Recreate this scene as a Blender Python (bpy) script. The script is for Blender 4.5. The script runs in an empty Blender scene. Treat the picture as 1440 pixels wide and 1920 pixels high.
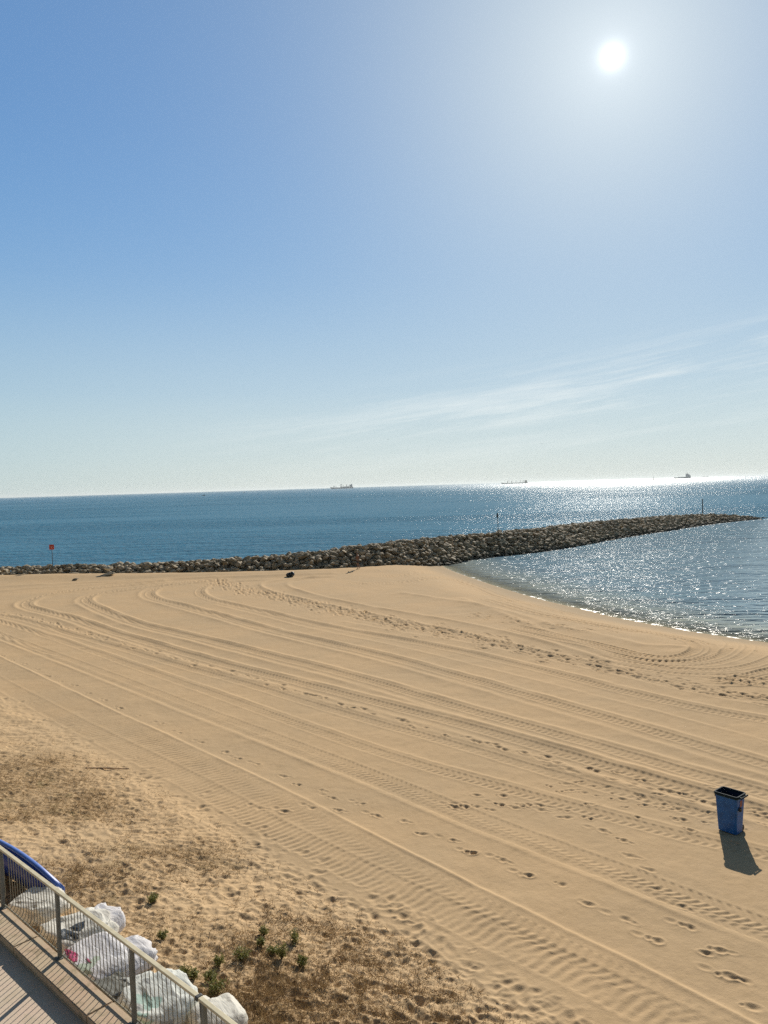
import bpy, bmesh, math, random
import numpy as np
from mathutils import Vector, Matrix, noise as mnoise

R = math.radians
rng = np.random.RandomState(7)
random.seed(7)
scene = bpy.context.scene
COL = scene.collection

# ------------------------------------------------------------------ camera
H = 8.7            # eye height over the flat beach (z = 0)
F = 1442.0         # focal length in pixels of the 1440 x 1920 picture
ROLL = math.atan(43.0 / 1440.0)
HOR = 911.5        # horizon height at the middle of the picture
WATER = -0.8


def _basis():
    d = 960.0 - HOR
    # world up written in camera space
    u = Vector((-math.sin(ROLL), math.cos(ROLL), 0.0))
    u.z = u.y * d / F
    u.normalize()
    fw = Vector((0, 0, -1)) - u * Vector((0, 0, -1)).dot(u)
    fw.normalize()
    rt = fw.cross(u)
    return rt, fw, u


_rt, _fw, _up = _basis()
# rows map camera space -> world (x right, y forward, z up)
CM = Matrix((_rt, _fw, _up))


def ray(px, py):
    return (CM @ Vector((px - 720.0, 960.0 - py, -F))).normalized()


def at_z(px, py, z=0.0):
    d = ray(px, py)
    k = (z - H) / d.z
    return Vector((0, 0, H)) + d * k


def at_y(px, py, y):
    d = ray(px, py)
    return Vector((0, 0, H)) + d * (y / d.y)


def at_plane(px, py, p0, nrm):
    d = ray(px, py)
    o = Vector((0, 0, H))
    return o + d * ((p0 - o).dot(nrm) / d.dot(nrm))


cam_d = bpy.data.cameras.new("camera")
cam = bpy.data.objects.new("camera", cam_d)
COL.objects.link(cam)
cam.matrix_world = Matrix.Translation((0, 0, H)) @ CM.to_4x4()
cam_d.sensor_fit = 'VERTICAL'
cam_d.sensor_height = 24.0
cam_d.lens = 24.0 * F / 1920.0
cam_d.clip_start = 0.1
cam_d.clip_end = 100000.0
scene.camera = cam

# ------------------------------------------------------------------ light
SUN = ray(1148, 106)
ELEV = math.asin(SUN.z)
AZ = math.atan2(SUN.x, SUN.y)      # clockwise from +Y

world = bpy.data.worlds.new("World")
scene.world = world
world.use_nodes = True
wt = world.node_tree
wt.nodes.clear()


class NT:
    def __init__(self, tree):
        self.t = tree

    def n(self, kind, ins=None, **props):
        nd = self.t.nodes.new(kind)
        for k, v in props.items():
            setattr(nd, k, v)
        for k, v in (ins or {}).items():
            s = nd.inputs[k]
            if isinstance(v, bpy.types.NodeSocket):
                self.t.links.new(v, s)
            else:
                s.default_value = v
        return nd

    def m(self, op, a, b=None, c=None, clamp=False):
        ins = {0: a}
        if b is not None:
            ins[1] = b
        if c is not None:
            ins[2] = c
        nd = self.n('ShaderNodeMath', ins, operation=op)
        nd.use_clamp = clamp
        return nd.outputs[0]

    def ramp(self, fac, stops, interp='LINEAR'):
        nd = self.n('ShaderNodeValToRGB', {0: fac})
        cr = nd.color_ramp
        cr.interpolation = interp
        while len(cr.elements) < len(stops):
            cr.elements.new(0.5)
        for e, (p, c) in zip(cr.elements, stops):
            e.position = p
            e.color = (c[0], c[1], c[2], 1) if not isinstance(c, (int, float)) else (c, c, c, 1)
        return nd.outputs[0]

    def mix(self, f, a, b, blend='MIX'):
        nd = self.n('ShaderNodeMix', None, data_type='RGBA', blend_type=blend)
        for k, v in ((0, f), (6, a), (7, b)):
            s = nd.inputs[k]
            if isinstance(v, bpy.types.NodeSocket):
                self.t.links.new(v, s)
            elif k and not hasattr(v, '__len__'):
                s.default_value = (v, v, v, 1)
            elif k:
                s.default_value = (v[0], v[1], v[2], 1)
            else:
                s.default_value = v
        return nd.outputs[2]

    def smooth(self, v, a, b, ta=0.0, tb=1.0):
        nd = self.n('ShaderNodeMapRange', {0: v, 1: a, 2: b, 3: ta, 4: tb}, interpolation_type='SMOOTHSTEP')
        return nd.outputs[0]

    def noise(self, vec, scale, detail=3.0, rough=0.5, dim='3D', distort=0.0):
        nd = self.n('ShaderNodeTexNoise', {'Scale': scale, 'Detail': detail, 'Roughness': rough, 'Distortion': distort})
        if vec is not None:
            self.t.links.new(vec, nd.inputs['Vector'])
        return nd.outputs[0]

    def mapping(self, vec, scale=(1, 1, 1), rot=(0, 0, 0), loc=(0, 0, 0)):
        nd = self.n('ShaderNodeMapping', {'Scale': scale, 'Rotation': rot, 'Location': loc})
        self.t.links.new(vec, nd.inputs[0])
        return nd.outputs[0]


w = NT(wt)
sky = w.n('ShaderNodeTexSky', sky_type='NISHITA')
sky.sun_disc = False
sky.sun_elevation = ELEV
sky.sun_rotation = AZ
sky.altitude = 0
sky.air_density = 1.0
sky.dust_density = 0.0
sky.ozone_density = 1.6
tc = w.n('ShaderNodeTexCoord')
dirv = tc.outputs['Generated']
dot = w.n('ShaderNodeVectorMath', {0: dirv, 1: SUN}, operation='DOT_PRODUCT').outputs['Value']
ang = w.m('MULTIPLY', w.m('ARCCOSINE', w.m('MINIMUM', dot, 0.999999)), 57.29578)   # degrees from the sun
sep = w.n('ShaderNodeSeparateXYZ', {0: dirv})
el = w.m('MULTIPLY', w.m('ARCSINE', sep.outputs[2]), 57.29578)
az = w.m('MULTIPLY', w.m('ARCTAN2', sep.outputs[0], sep.outputs[1]), 57.29578)
# thin haze of the air: blue higher up, pale greenish grey at the horizon
elf = w.m('DIVIDE', el, 50.0, clamp=True)
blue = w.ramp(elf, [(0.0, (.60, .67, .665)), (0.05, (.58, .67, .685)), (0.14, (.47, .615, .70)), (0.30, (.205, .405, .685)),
                    (0.5, (.140, .305, .60)), (0.75, (.12, .26, .52)), (0.86, (.10, .165, .26)), (1.0, (.05, .07, .11))], 'B_SPLINE')  # unseen zenith darkened to weaken the fill in shadows
haze_dir = w.m('DIVIDE', ang, 80.0, clamp=True)
# aureole round the sun
a1 = w.m('EXPONENT', w.m('MULTIPLY', w.m('POWER', w.m('DIVIDE', ang, 16.5), 1.6), -1.0))
a2 = w.m('EXPONENT', w.m('MULTIPLY', w.m('POWER', w.m('DIVIDE', ang, 2.6), 1.4), -1.0))
core = w.m('POWER', w.smooth(ang, 1.55, 0.2), 1.5)
pale = w.mix(w.m('MULTIPLY', a1, 0.93), blue, (.66, .745, .775))
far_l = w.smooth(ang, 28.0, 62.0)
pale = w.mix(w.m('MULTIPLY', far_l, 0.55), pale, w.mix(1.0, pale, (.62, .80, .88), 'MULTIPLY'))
pale = w.mix(w.smooth(ang, 62.0, 105.0), pale, w.mix(1.0, pale, (.50, .38, .29), 'MULTIPLY'))  # unseen sky away from the sun dimmed and warmed to cut blue fill
# cirrus wisps
cv = w.n('ShaderNodeCombineXYZ', {0: az, 1: w.m('SUBTRACT', el, w.m('MULTIPLY', az, 0.128)), 2: 0.0}).outputs[0]
c1 = w.noise(w.mapping(cv, (0.045, 0.62, 1), loc=(3.1, 1.3, 0)), 1.0, 6.0, 0.62, distort=0.35)
c2 = w.noise(w.mapping(cv, (0.11, 1.7, 1), loc=(7.7, 2.3, 0)), 1.0, 6.0, 0.7, distort=0.3)
tilt = w.m('SUBTRACT', el, w.m('MULTIPLY', w.m('SUBTRACT', az, 26.0), 0.135))
band1 = w.m('EXPONENT', w.m('MULTIPLY', w.m('POWER', w.m('DIVIDE', w.m('SUBTRACT', tilt, 7.9), 2.2), 2.0), -1.0))
band2 = w.m('EXPONENT', w.m('MULTIPLY', w.m('POWER', w.m('DIVIDE', w.m('SUBTRACT', tilt, 4.6), 1.0), 2.0), -1.0))
azw = w.smooth(az, -22.0, 10.0)
cl = w.m('MULTIPLY', w.m('ADD', w.smooth(c1, 0.43, 0.66), w.m('MULTIPLY', w.smooth(c2, 0.47, 0.70), 0.7)),
         w.m('MULTIPLY', w.m('ADD', band1, w.m('MULTIPLY', band2, 0.4)), azw))
pale = w.mix(w.m('MULTIPLY', cl, 0.52, clamp=True), pale, (.80, .85, .85))
g1 = w.m('MULTIPLY', w.m('EXPONENT', w.m('MULTIPLY', w.m('POWER', w.m('DIVIDE', ang, 0.35), 1.1), -1.0)), 2.4)
g2 = w.m('MULTIPLY', w.m('EXPONENT', w.m('MULTIPLY', w.m('DIVIDE', ang, 3.6), -1.0)), 0.24)
glow = w.mix(1.0, pale, w.n('ShaderNodeCombineColor', {0: w.m('ADD', g1, g2), 1: w.m('ADD', g1, g2), 2: w.m('ADD', g1, g2)}).outputs[0], 'ADD')
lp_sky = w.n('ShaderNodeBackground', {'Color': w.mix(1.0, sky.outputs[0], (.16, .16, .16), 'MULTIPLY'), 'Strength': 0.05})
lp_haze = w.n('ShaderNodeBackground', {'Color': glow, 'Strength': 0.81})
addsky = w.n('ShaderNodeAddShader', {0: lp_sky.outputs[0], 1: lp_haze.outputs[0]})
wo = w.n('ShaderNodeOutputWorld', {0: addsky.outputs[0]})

sun_d = bpy.data.lights.new("sun", 'SUN')
sun_d.energy = 5.0
sun_d.angle = R(0.53)
sun_d.color = (1.0, 0.93, 0.82)
sun = bpy.data.objects.new("sun", sun_d)
COL.objects.link(sun)
sun.rotation_euler = Vector(SUN).to_track_quat('Z', 'Y').to_euler()
sun.location = (0, 0, 60)

scene.view_settings.view_transform = 'Standard'
scene.view_settings.look = 'None'
scene.view_settings.exposure = 0.2
scene.view_settings.gamma = 1.0
scene.render.film_transparent = False
scene.cycles.use_denoising = False
scene.cycles.sample_clamp_direct = 10.0
scene.cycles.sample_clamp_indirect = 3.0
scene.cycles.max_bounces = 5
scene.cycles.caustics_reflective = False
scene.cycles.caustics_refractive = False


# ------------------------------------------------------------------ helpers
def tag(o, label=None, cat=None, group=None, kind=None):
    if label:
        o["label"] = label
    if cat:
        o["category"] = cat
    if group:
        o["group"] = group
    if kind:
        o["kind"] = kind
    return o


def link(name, me, mat=None, parent=None, loc=None):
    o = bpy.data.objects.new(name, me)
    COL.objects.link(o)
    if mat is not None:
        me.materials.clear()
        me.materials.append(mat)
    if parent is not None:
        o.parent = parent
    if loc is not None:
        o.location = loc
    return o


def empty(name, loc=(0, 0, 0), rz=0.0):
    o = bpy.data.objects.new(name, None)
    COL.objects.link(o)
    o.empty_display_size = 0.2
    o.location = loc
    o.rotation_euler = (0, 0, rz)
    return o


def np_mesh(name, V, Fq, smooth=True, attrs=None):
    """V (n,3) array, Fq (m,3|4) array."""
    me = bpy.data.meshes.new(name)
    n, m, k = len(V), len(Fq), Fq.shape[1]
    me.vertices.add(n)
    me.vertices.foreach_set('co', np.ascontiguousarray(V, dtype=np.float32).ravel())
    me.loops.add(m * k)
    me.loops.foreach_set('vertex_index', np.ascontiguousarray(Fq, dtype=np.int32).ravel())
    me.polygons.add(m)
    me.polygons.foreach_set('loop_start', np.arange(0, m * k, k, dtype=np.int32))
    me.polygons.foreach_set('use_smooth', np.full(m, smooth))
    for nm, arr in (attrs or {}).items():
        a = me.attributes.new(nm, 'FLOAT', 'POINT')
        a.data.foreach_set('value', np.ascontiguousarray(arr, dtype=np.float32).ravel())
    me.update(calc_edges=True)
    me.validate()
    return me


def bm_mesh(bm, name, smooth=False):
    me = bpy.data.meshes.new(name)
    bm.normal_update()
    bm.to_mesh(me)
    bm.free()
    if smooth:
        me.polygons.foreach_set('use_smooth', np.full(len(me.polygons), True))
    return me


def add_box(bm, c, s, rot=None, bevel=0.0):
    r = bmesh.ops.create_cube(bm, size=1.0)
    M = Matrix.Translation(c) @ (rot.to_4x4() if rot is not None else Matrix()) @ Matrix.Diagonal((s[0], s[1], s[2], 1))
    bmesh.ops.transform(bm, matrix=M, verts=r['verts'])
    if bevel > 0:
        es = list({e for v in r['verts'] for e in v.link_edges})
        bmesh.ops.bevel(bm, geom=es, offset=bevel, segments=2, affect='EDGES', profile=0.6)


def add_tube(bm, pts, rad, seg=8, caps=True):
    pts = [Vector(p) for p in pts]
    rads = rad if hasattr(rad, '__len__') else [rad] * len(pts)
    rings = []
    up = Vector((0, 0, 1))
    prev = None
    for i, p in enumerate(pts):
        a = pts[max(0, i - 1)]
        b = pts[min(len(pts) - 1, i + 1)]
        d = (b - a).normalized()
        if prev is None:
            x = d.cross(up if abs(d.z) < 0.95 else Vector((1, 0, 0))).normalized()
        else:
            x = (prev - d * prev.dot(d)).normalized()
        prev = x
        y = d.cross(x)
        rings.append([bm.verts.new(p + (x * math.cos(2 * math.pi * k / seg) + y * math.sin(2 * math.pi * k / seg)) * rads[i])
                      for k in range(seg)])
    for r0, r1 in zip(rings, rings[1:]):
        for k in range(seg):
            bm.faces.new((r0[k], r0[(k + 1) % seg], r1[(k + 1) % seg], r1[k]))
    if caps:
        bm.faces.new(rings[0][::-1])
        bm.faces.new(rings[-1])


def mat(name, color, rough=0.6, metal=0.0, spec=0.5, vary=0.0, vscale=6.0, bump=0.0, bscale=30.0, color2=None):
    m = bpy.data.materials.new(name)
    m.use_nodes = True
    t = m.node_tree
    t.nodes.clear()
    q = NT(t)
    b = q.n('ShaderNodeBsdfPrincipled', {'Roughness': rough, 'Metallic': metal, 'Specular IOR Level': spec})
    tcn = q.n('ShaderNodeTexCoord').outputs['Object']
    if vary > 0 or color2:
        nz = q.noise(tcn, vscale, 5.0, 0.6)
        c2 = color2 or tuple(c * (1 - vary) for c in color)
        c1 = color if color2 else tuple(min(1, c * (1 + vary * 0.6)) for c in color)
        col = q.mix(q.smooth(nz, 0.35, 0.65), c1, c2)
        t.links.new(col, b.inputs['Base Color'])
    else:
        b.inputs['Base Color'].default_value = (*color, 1)
    if bump > 0:
        bp = q.n('ShaderNodeBump', {'Strength': 1.0, 'Distance': bump, 'Height': q.noise(tcn, bscale, 5.0, 0.6)})
        t.links.new(bp.outputs[0], b.inputs['Normal'])
    q.n('ShaderNodeOutputMaterial', {0: b.outputs[0]})
    return m


def smoothstep(a, b, x):
    t = np.clip((x - a) / (b - a), 0, 1)
    return t * t * (3 - 2 * t)


def vnoise(x, y, seed=0):
    """cheap value noise, arrays in, roughly -1..1 out"""
    r = np.random.RandomState(seed)
    tab = r.rand(256, 256).astype(np.float32) * 2 - 1
    xi = np.floor(x).astype(np.int64)
    yi = np.floor(y).astype(np.int64)
    fx = (x - xi).astype(np.float32)
    fy = (y - yi).astype(np.float32)
    fx = fx * fx * (3 - 2 * fx)
    fy = fy * fy * (3 - 2 * fy)
    a = tab[xi & 255, yi & 255]
    b = tab[(xi + 1) & 255, yi & 255]
    c = tab[xi & 255, (yi + 1) & 255]
    d = tab[(xi + 1) & 255, (yi + 1) & 255]
    return (a * (1 - fx) + b * fx) * (1 - fy) + (c * (1 - fx) + d * fx) * fy


def fbm(x, y, octs=4, seed=0, gain=0.5):
    s, a, tot = 0, 1.0, 0
    for o in range(octs):
        s = s + a * vnoise(x * 2 ** o + 13.7 * o, y * 2 ** o + 5.1 * o, seed + o)
        tot += a
        a *= gain
    return s / tot


def catmull(P, sub=6):
    P = [np.array(p, dtype=float) for p in P]
    P = [2 * P[0] - P[1]] + P + [2 * P[-1] - P[-2]]
    out = []
    for i in range(1, len(P) - 2):
        p0, p1, p2, p3 = P[i - 1:i + 3]
        for k in range(sub):
            t = k / sub
            out.append(0.5 * ((2 * p1) + (-p0 + p2) * t + (2 * p0 - 5 * p1 + 4 * p2 - p3) * t * t + (-p0 + 3 * p1 - 3 * p2 + p3) * t ** 3))
    out.append(P[-2])
    return np.array(out)


# ------------------------------------------------------------------ lay of the land
Z_COPE = 1.60       # top of the wall coping
Z_WALK = 1.45       # promenade paving
RAIL_H = 1.06
# top rail traced in the photograph, laid at its real height
_ra = at_z(0, 1588, Z_COPE + RAIL_H)
_rb = at_z(367, 1863, Z_COPE + RAIL_H)
FD = Vector((_rb.x - _ra.x, _rb.y - _ra.y, 0)).normalized()      # along the fence, towards the camera's right
FN = Vector((-FD.y, FD.x, 0))                                     # towards the sea
if FN.y < 0:
    FN = -FN
F0 = Vector((_ra.x, _ra.y, 0))


def fpt(s, d, z):
    return F0 + FD * s + FN * d + Vector((0, 0, z))


def fence_hit(px, py, d):
    """world point seen at a pixel on the upright plane d metres seaward of the fence"""
    return at_plane(px, py, F0 + FN * d, FN)


DUNE_EDGE_PX = [(-260, 1180), (-120, 1225), (0, 1292), (100, 1345), (200, 1402), (300, 1455), (400, 1510), (500, 1575), (600, 1632), (700, 1690),
                (800, 1752), (900, 1822), (1000, 1880), (1080, 1930), (1200, 2040), (1400, 2250)]
SHORE_PX = [(798, 1051), (818, 1058), (845, 1071), (890, 1087), (925, 1099), (970, 1113), (1020, 1127), (1080, 1141), (1140, 1156), (1200, 1168),
            (1270, 1181), (1340, 1192), (1440, 1206), (1600, 1226), (1850, 1255), (2300, 1300)]
dune_edge = catmull([at_z(*p).to_2d() for p in DUNE_EDGE_PX], 3)
shore = catmull([at_z(p[0], p[1], WATER + 0.03).to_2d() for p in SHORE_PX], 3)

# breakwater: foot of the seen face, then its crest height
BASE_PX = [(-420, 1092, 0.1), (-200, 1088, 0.1), (0, 1080, 0.1), (200, 1078, .05), (360, 1077, 0), (500, 1074, 0), (600, 1070, 0), (720, 1061, 0), (820, 1055, -.4),
           (900, 1047, WATER), (1000, 1036, WATER), (1080, 1024, WATER), (1160, 1009, WATER), (1240, 997, WATER), (1320, 985, WATER), (1390, 977, WATER), (1462, 972, WATER)]
CREST_PX = [1075, 1070, 1060, 1055, 1047, 1038, 1030, 1016, 1006, 999, 990, 983, 974, 967, 962, 961, 968]
bw_base, bw_crest = [], []
for (px, py, z), cy in zip(BASE_PX, CREST_PX):
    b = at_z(px, py, z)
    bw_base.append(b.to_2d())
    d = ray(px, cy)
    yy = b.y + 4.0
    bw_crest.append(H + d.z / d.y * yy - .38)
bw_line = catmull(bw_base, 4)
bw_cz = catmull([(c, 0) for c in bw_crest], 4)[:, 0]
# extend far out of frame on the left
bw_line = np.vstack([[bw_line[0] + (bw_line[0] - bw_line[4]) * 8], bw_line])
bw_cz = np.concatenate([[bw_cz[0]], bw_cz])
BWD = 7.4   # depth from front foot to back foot


def sdist(X, Y, line):
    """signed distance to an open polyline (positive on its left side) and arc parameter index"""
    best = np.full(X.shape, 1e9, dtype=np.float32)
    sgn = np.ones(X.shape, dtype=np.float32)
    par = np.zeros(X.shape, dtype=np.float32)
    for i in range(len(line) - 1):
        ax, ay = line[i]
        bx, by = line[i + 1]
        dx, dy = bx - ax, by - ay
        L2 = dx * dx + dy * dy + 1e-12
        t = np.clip(((X - ax) * dx + (Y - ay) * dy) / L2, 0, 1)
        ex, ey = X - ax - t * dx, Y - ay - t * dy
        d = np.sqrt(ex * ex + ey * ey)
        m = d < best
        best = np.where(m, d, best)
        s = np.sign(dx * (Y - ay) - dy * (X - ax))
        sgn = np.where(m, np.where(s == 0, 1, s), sgn)
        par = np.where(m, i + t, par)
    return best * sgn, par


def dune_height(X, Y):
    d, _ = sdist(X, Y, dune_edge)          # left side = sea side when going towards the right
    inl = -d                                # positive inside the dune
    fd = (X - F0.x) * FN.x + (Y - F0.y) * FN.y   # distance seaward of the fence
    w_ = np.clip(inl, 0, None)
    tt = np.clip(w_ / np.maximum(w_ + np.clip(fd, 0.0, None), 0.3), 0, 1)
    h = (Z_COPE - 0.52) * (tt ** 1.25) * smoothstep(0, 1.0, w_)
    return h, inl, fd


def base_height(X, Y):
    h, inl, fd = dune_height(X, Y)
    sd, _ = sdist(X, Y, shore)
    land = -sd                              # positive on land
    # beach face: falls to the water over the last metres
    bf = smoothstep(-1.0, 7.0, land)
    sea = np.clip(-land, 0, None)
    z = h + (WATER + 0.02) * (1 - bf) * np.where(land > -1, 1, 1)
    z = np.where(land < 0, np.minimum(z, WATER + 0.03 - 0.10 * sea), z)
    z = np.where(land < -1.0, np.maximum(WATER - 0.1 * sea, -3.2), z)
    # beyond the breakwater the bottom drops
    bd, _ = sdist(X, Y, bw_line)
    beh = smoothstep(0.6, 5.5, bd)
    z = z * (1 - beh) + (-3.0) * beh
    z = z + 0.25 * np.exp(-((bd + 1.2) / 2.6) ** 2) * (land > 3) * smoothstep(3, 9, land) * (X < 2) * np.clip((2 - X) / 10, 0, 1)
    return z, inl, fd, land, bd


def ground_z(x, y):
    z, *_ = base_height(np.array([x], dtype=np.float64), np.array([y], dtype=np.float64))
    return float(z[0])


def on_ground(px, py):
    z = 0.0
    for _ in range(5):
        p = at_z(px, py, z)
        z = ground_z(p.x, p.y)
    return Vector((p.x, p.y, z))


# ------------------------------------------------------------------ sand sheet (dense towards the lens side, coarse elsewhere)
NT_, NY_ = 1450, 1150
TD = 0.60
t_dense = np.linspace(-TD, TD, NT_)
t_side = np.array([0.64, 0.7, 0.78, 0.9, 1.05, 1.3, 1.7, 2.3, 3.2, 5.0, 8.0])
T = np.concatenate([-t_side[::-1], t_dense, t_side])
Y0, Y1 = 10.6, 118.0
yi_dense = np.linspace(1 / Y0, 1 / Y1, NY_)
Yv = np.concatenate([[1.5, 2.5, 3.5, 5, 6.5, 7.5, 8.5, 9.3, 10.0, 10.35], 1 / yi_dense, [122, 130, 145, 170, 220, 300]])
J0, I0 = len(t_side), 10
Tg, Yg = np.meshgrid(T, Yv)
Xg = Tg * Yg
Zg, INL, FDI, LAND, BWDI = base_height(Xg, Yg)


def gj(t):
    return J0 + (t + TD) / (2 * TD) * (NT_ - 1)


def gi(y):
    return I0 + (1 / y - 1 / Y0) / (1 / Y1 - 1 / Y0) * (NY_ - 1)


def window(xmin, xmax, ymin, ymax):
    ymin = max(ymin, Y0)
    ymax = min(max(ymax, ymin + 0.01), Y1)
    ts = [x / y for x in (xmin, xmax) for y in (ymin, ymax)]
    j0 = int(max(J0, math.floor(gj(min(ts)))))
    j1 = int(min(J0 + NT_ - 1, math.ceil(gj(max(ts)))))
    i0 = int(max(I0, math.floor(gi(ymin)) - 1))
    i1 = int(min(I0 + NY_ - 1, math.ceil(gi(ymax)) + 1))
    if j1 <= j0 or i1 <= i0 or max(ts) < -TD or min(ts) > TD:
        return None
    return slice(i0, i1 + 1), slice(j0, j1 + 1)


def track_field(line, width):
    """distance and arc length near a polyline; returns arrays over the whole sheet (inf elsewhere)"""
    D = np.full(Xg.shape, 1e9, dtype=np.float32)
    S = np.zeros(Xg.shape, dtype=np.float32)
    s0 = 0.0
    for i in range(len(line) - 1):
        (ax, ay), (bx, by) = line[i], line[i + 1]
        L = math.hypot(bx - ax, by - ay)
        wdw = window(min(ax, bx) - width, max(ax, bx) + width, min(ay, by) - width, max(ay, by) + width)
        if wdw and L > 1e-6:
            X, Y = Xg[wdw], Yg[wdw]
            dx, dy = (bx - ax) / L, (by - ay) / L
            t = np.clip((X - ax) * dx + (Y - ay) * dy, 0, L)
            ex, ey = X - ax - t * dx, Y - ay - t * dy
            d = np.sqrt(ex * ex + ey * ey)
            sg = np.sign(dx * (Y - ay) - dy * (X - ax))
            cur = D[wdw]
            m = d < np.abs(cur)
            D[wdw] = np.where(m, d * np.where(sg == 0, 1, sg), cur)
            S[wdw] = np.where(m, s0 + t, S[wdw])
        s0 += L
    return D, S, s0


def wl(pts, off=0.0, sub=5):
    """pixel polyline -> ground polyline in metres, optionally offset sideways"""
    L = catmull([on_ground(*p).to_2d() for p in pts], sub)
    sg = np.linalg.norm(np.diff(L, axis=0), axis=1)
    cu = np.concatenate([[0], np.cumsum(sg)])
    m_ = max(8, int(cu[-1] / .45))
    uu = np.linspace(0, cu[-1], m_)
    L = np.stack([np.interp(uu, cu, L[:, 0]), np.interp(uu, cu, L[:, 1])], 1)
    kr = np.exp(-0.5 * (np.arange(-9, 10) / 3.2) ** 2)
    kr /= kr.sum()
    Pd = np.vstack([2 * L[0] - L[9:0:-1], L, 2 * L[-1] - L[-2:-11:-1]]) if m_ > 20 else None
    if Pd is not None:
        L = np.stack([np.convolve(Pd[:, k], kr, 'valid') for k in (0, 1)], 1)
    if off:
        d = np.gradient(L, axis=0)
        d /= np.linalg.norm(d, axis=1)[:, None] + 1e-9
        L = L + np.stack([-d[:, 1], d[:, 0]], 1) * off
    return L


DELTA = np.zeros(Xg.shape, dtype=np.float32)


def tyre(line, w_=0.34, pitch=0.17, amp=0.016, berm=0.018, chev=0.55, fade=None, press=0.012):
    D, S, L = track_field(line, w_ + 0.5)
    m = np.abs(D) < w_ + 0.5
    d = D[m]
    s = S[m]
    a = np.abs(d)
    inside = smoothstep(w_ / 2 + 0.05, w_ / 2 - 0.02, a)
    wob = 0.6 + 0.8 * np.clip(0.5 + 0.9 * vnoise(s / 3.1 + 50, d * 0 + 3, 5), 0, 1)
    lug = np.sin(2 * math.pi * (s / pitch + chev * a / w_ * 2))
    z = inside * (amp * lug * wob - press) + berm * np.exp(-((a - w_ / 2 - 0.07) / 0.07) ** 2)
    # tracks ends fade
    e = smoothstep(0, 1.5, s) * smoothstep(L, L - 1.5, s)
    z = z * e
    if fade is not None:
        z = z * fade
    DELTA[m] += z


def ridge(line, h=0.03, wd=0.12, step=0.0, sw=0.9):
    D, S, L = track_field(line, max(wd * 3, sw * 2.2))
    m = np.abs(D) < max(wd * 3, sw * 2.2)
    d = D[m]
    s = S[m]
    v = 0.75 + 0.5 * vnoise(s / 1.7 + 9, d * 0 + 1, 8)
    z = h * v * np.exp(-(d / wd) ** 2)
    if step:
        z = z + step * np.where(d < 0, np.exp(-(d / sw) ** 2), np.exp(-(d / (wd * 1.2)) ** 2))
    e = smoothstep(0, 1.2, s) * smoothstep(L, L - 1.2, s)
    DELTA[m] += z * e


def dent(x, y, r=0.15, depth=0.04, ang=0.0, el=1.7, rim=0.4):
    wdw = window(x - r * 3.4, x + r * 3.4, y - r * 3.4, y + r * 3.4)
    if not wdw:
        return
    X, Y = Xg[wdw] - x, Yg[wdw] - y
    c, s = math.cos(ang), math.sin(ang)
    u = (X * c + Y * s) / (r * el)
    v = (-X * s + Y * c) / r
    q = u * u + v * v
    DELTA[wdw] += (-depth * np.exp(-q * 1.6) + depth * rim * np.exp(-((np.sqrt(q) - 1.45) / 0.42) ** 2)).astype(np.float32)


def foot(x, y, ang, k=1.0):
    """one shoe print: heel and sole, depth and outline differ from step to step"""
    c, s = math.cos(ang), math.sin(ang)
    dp = rng.uniform(.75, 1.35)
    e1, e2 = rng.uniform(1.0, 1.7), rng.uniform(.9, 1.5)
    j = rng.uniform(-.03, .03)
    dent(x + c * 0.07 * k + j, y + s * 0.07 * k, 0.075 * k * rng.uniform(.8, 1.2), 0.056 * k * dp, ang + rng.normal(0, .3), e1, rng.uniform(.1, .4))
    if rng.rand() < .85:
        dent(x - c * 0.10 * k, y - s * 0.10 * k - j, 0.06 * k * rng.uniform(.7, 1.15), 0.044 * k * dp * rng.uniform(.5, 1.1), ang + rng.normal(0, .3), e2, .25)
    if rng.rand() < .35:      # scuffed exit
        dent(x + c * 0.24 * k, y + s * 0.24 * k, 0.05 * k, 0.018 * k, ang, 2.2, .5)


# --- raking swaths and tyre tracks, traced
T1 = [(-60, 1200), (0, 1232), (110, 1284), (215, 1335), (320, 1383), (425, 1432), (575, 1500), (675, 1554), (758, 1596), (821, 1627), (900, 1666), (1040, 1739),
      (1173, 1795), (1298, 1861), (1415, 1920), (1560, 2000)]
T2 = [(-60, 1250), (0, 1282), (100, 1335), (200, 1388), (300, 1437), (400, 1487), (487, 1540), (592, 1593), (662, 1627), (717, 1656), (800, 1694), (883, 1736),
      (965, 1772), (1090, 1826), (1200, 1880), (1298, 1930), (1400, 1985)]
T3 = [(-60, 1165), (0, 1190), (100, 1226), (200, 1263), (300, 1302), (425, 1350), (550, 1396), (640, 1430), (720, 1460), (865, 1519), (965, 1559), (1090, 1603),
      (1215, 1652), (1298, 1686), (1440, 1738), (1560, 1780)]
T4 = [(-60, 1140), (0, 1160), (100, 1190), (250, 1240), (430, 1302), (600, 1363), (720, 1402), (820, 1434), (940, 1462), (1027, 1486), (1090, 1502), (1173, 1526),
      (1300, 1560), (1440, 1590), (1560, 1615)]
T5 = [(0, 1149), (50, 1156), (120, 1176), (200, 1198), (310, 1229), (400, 1254), (500, 1280), (600, 1311), (720, 1344), (860, 1381), (990, 1418), (1150, 1462),
      (1300, 1500), (1440, 1535)]
T6 = [(330, 1091), (200, 1101), (110, 1113), (65, 1127), (62, 1137), (95, 1144), (150, 1158), (250, 1190), (425, 1240), (550, 1270), (720, 1312), (870, 1350),
      (1020, 1391), (1170, 1433), (1295, 1466), (1440, 1508), (1540, 1535)]
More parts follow.
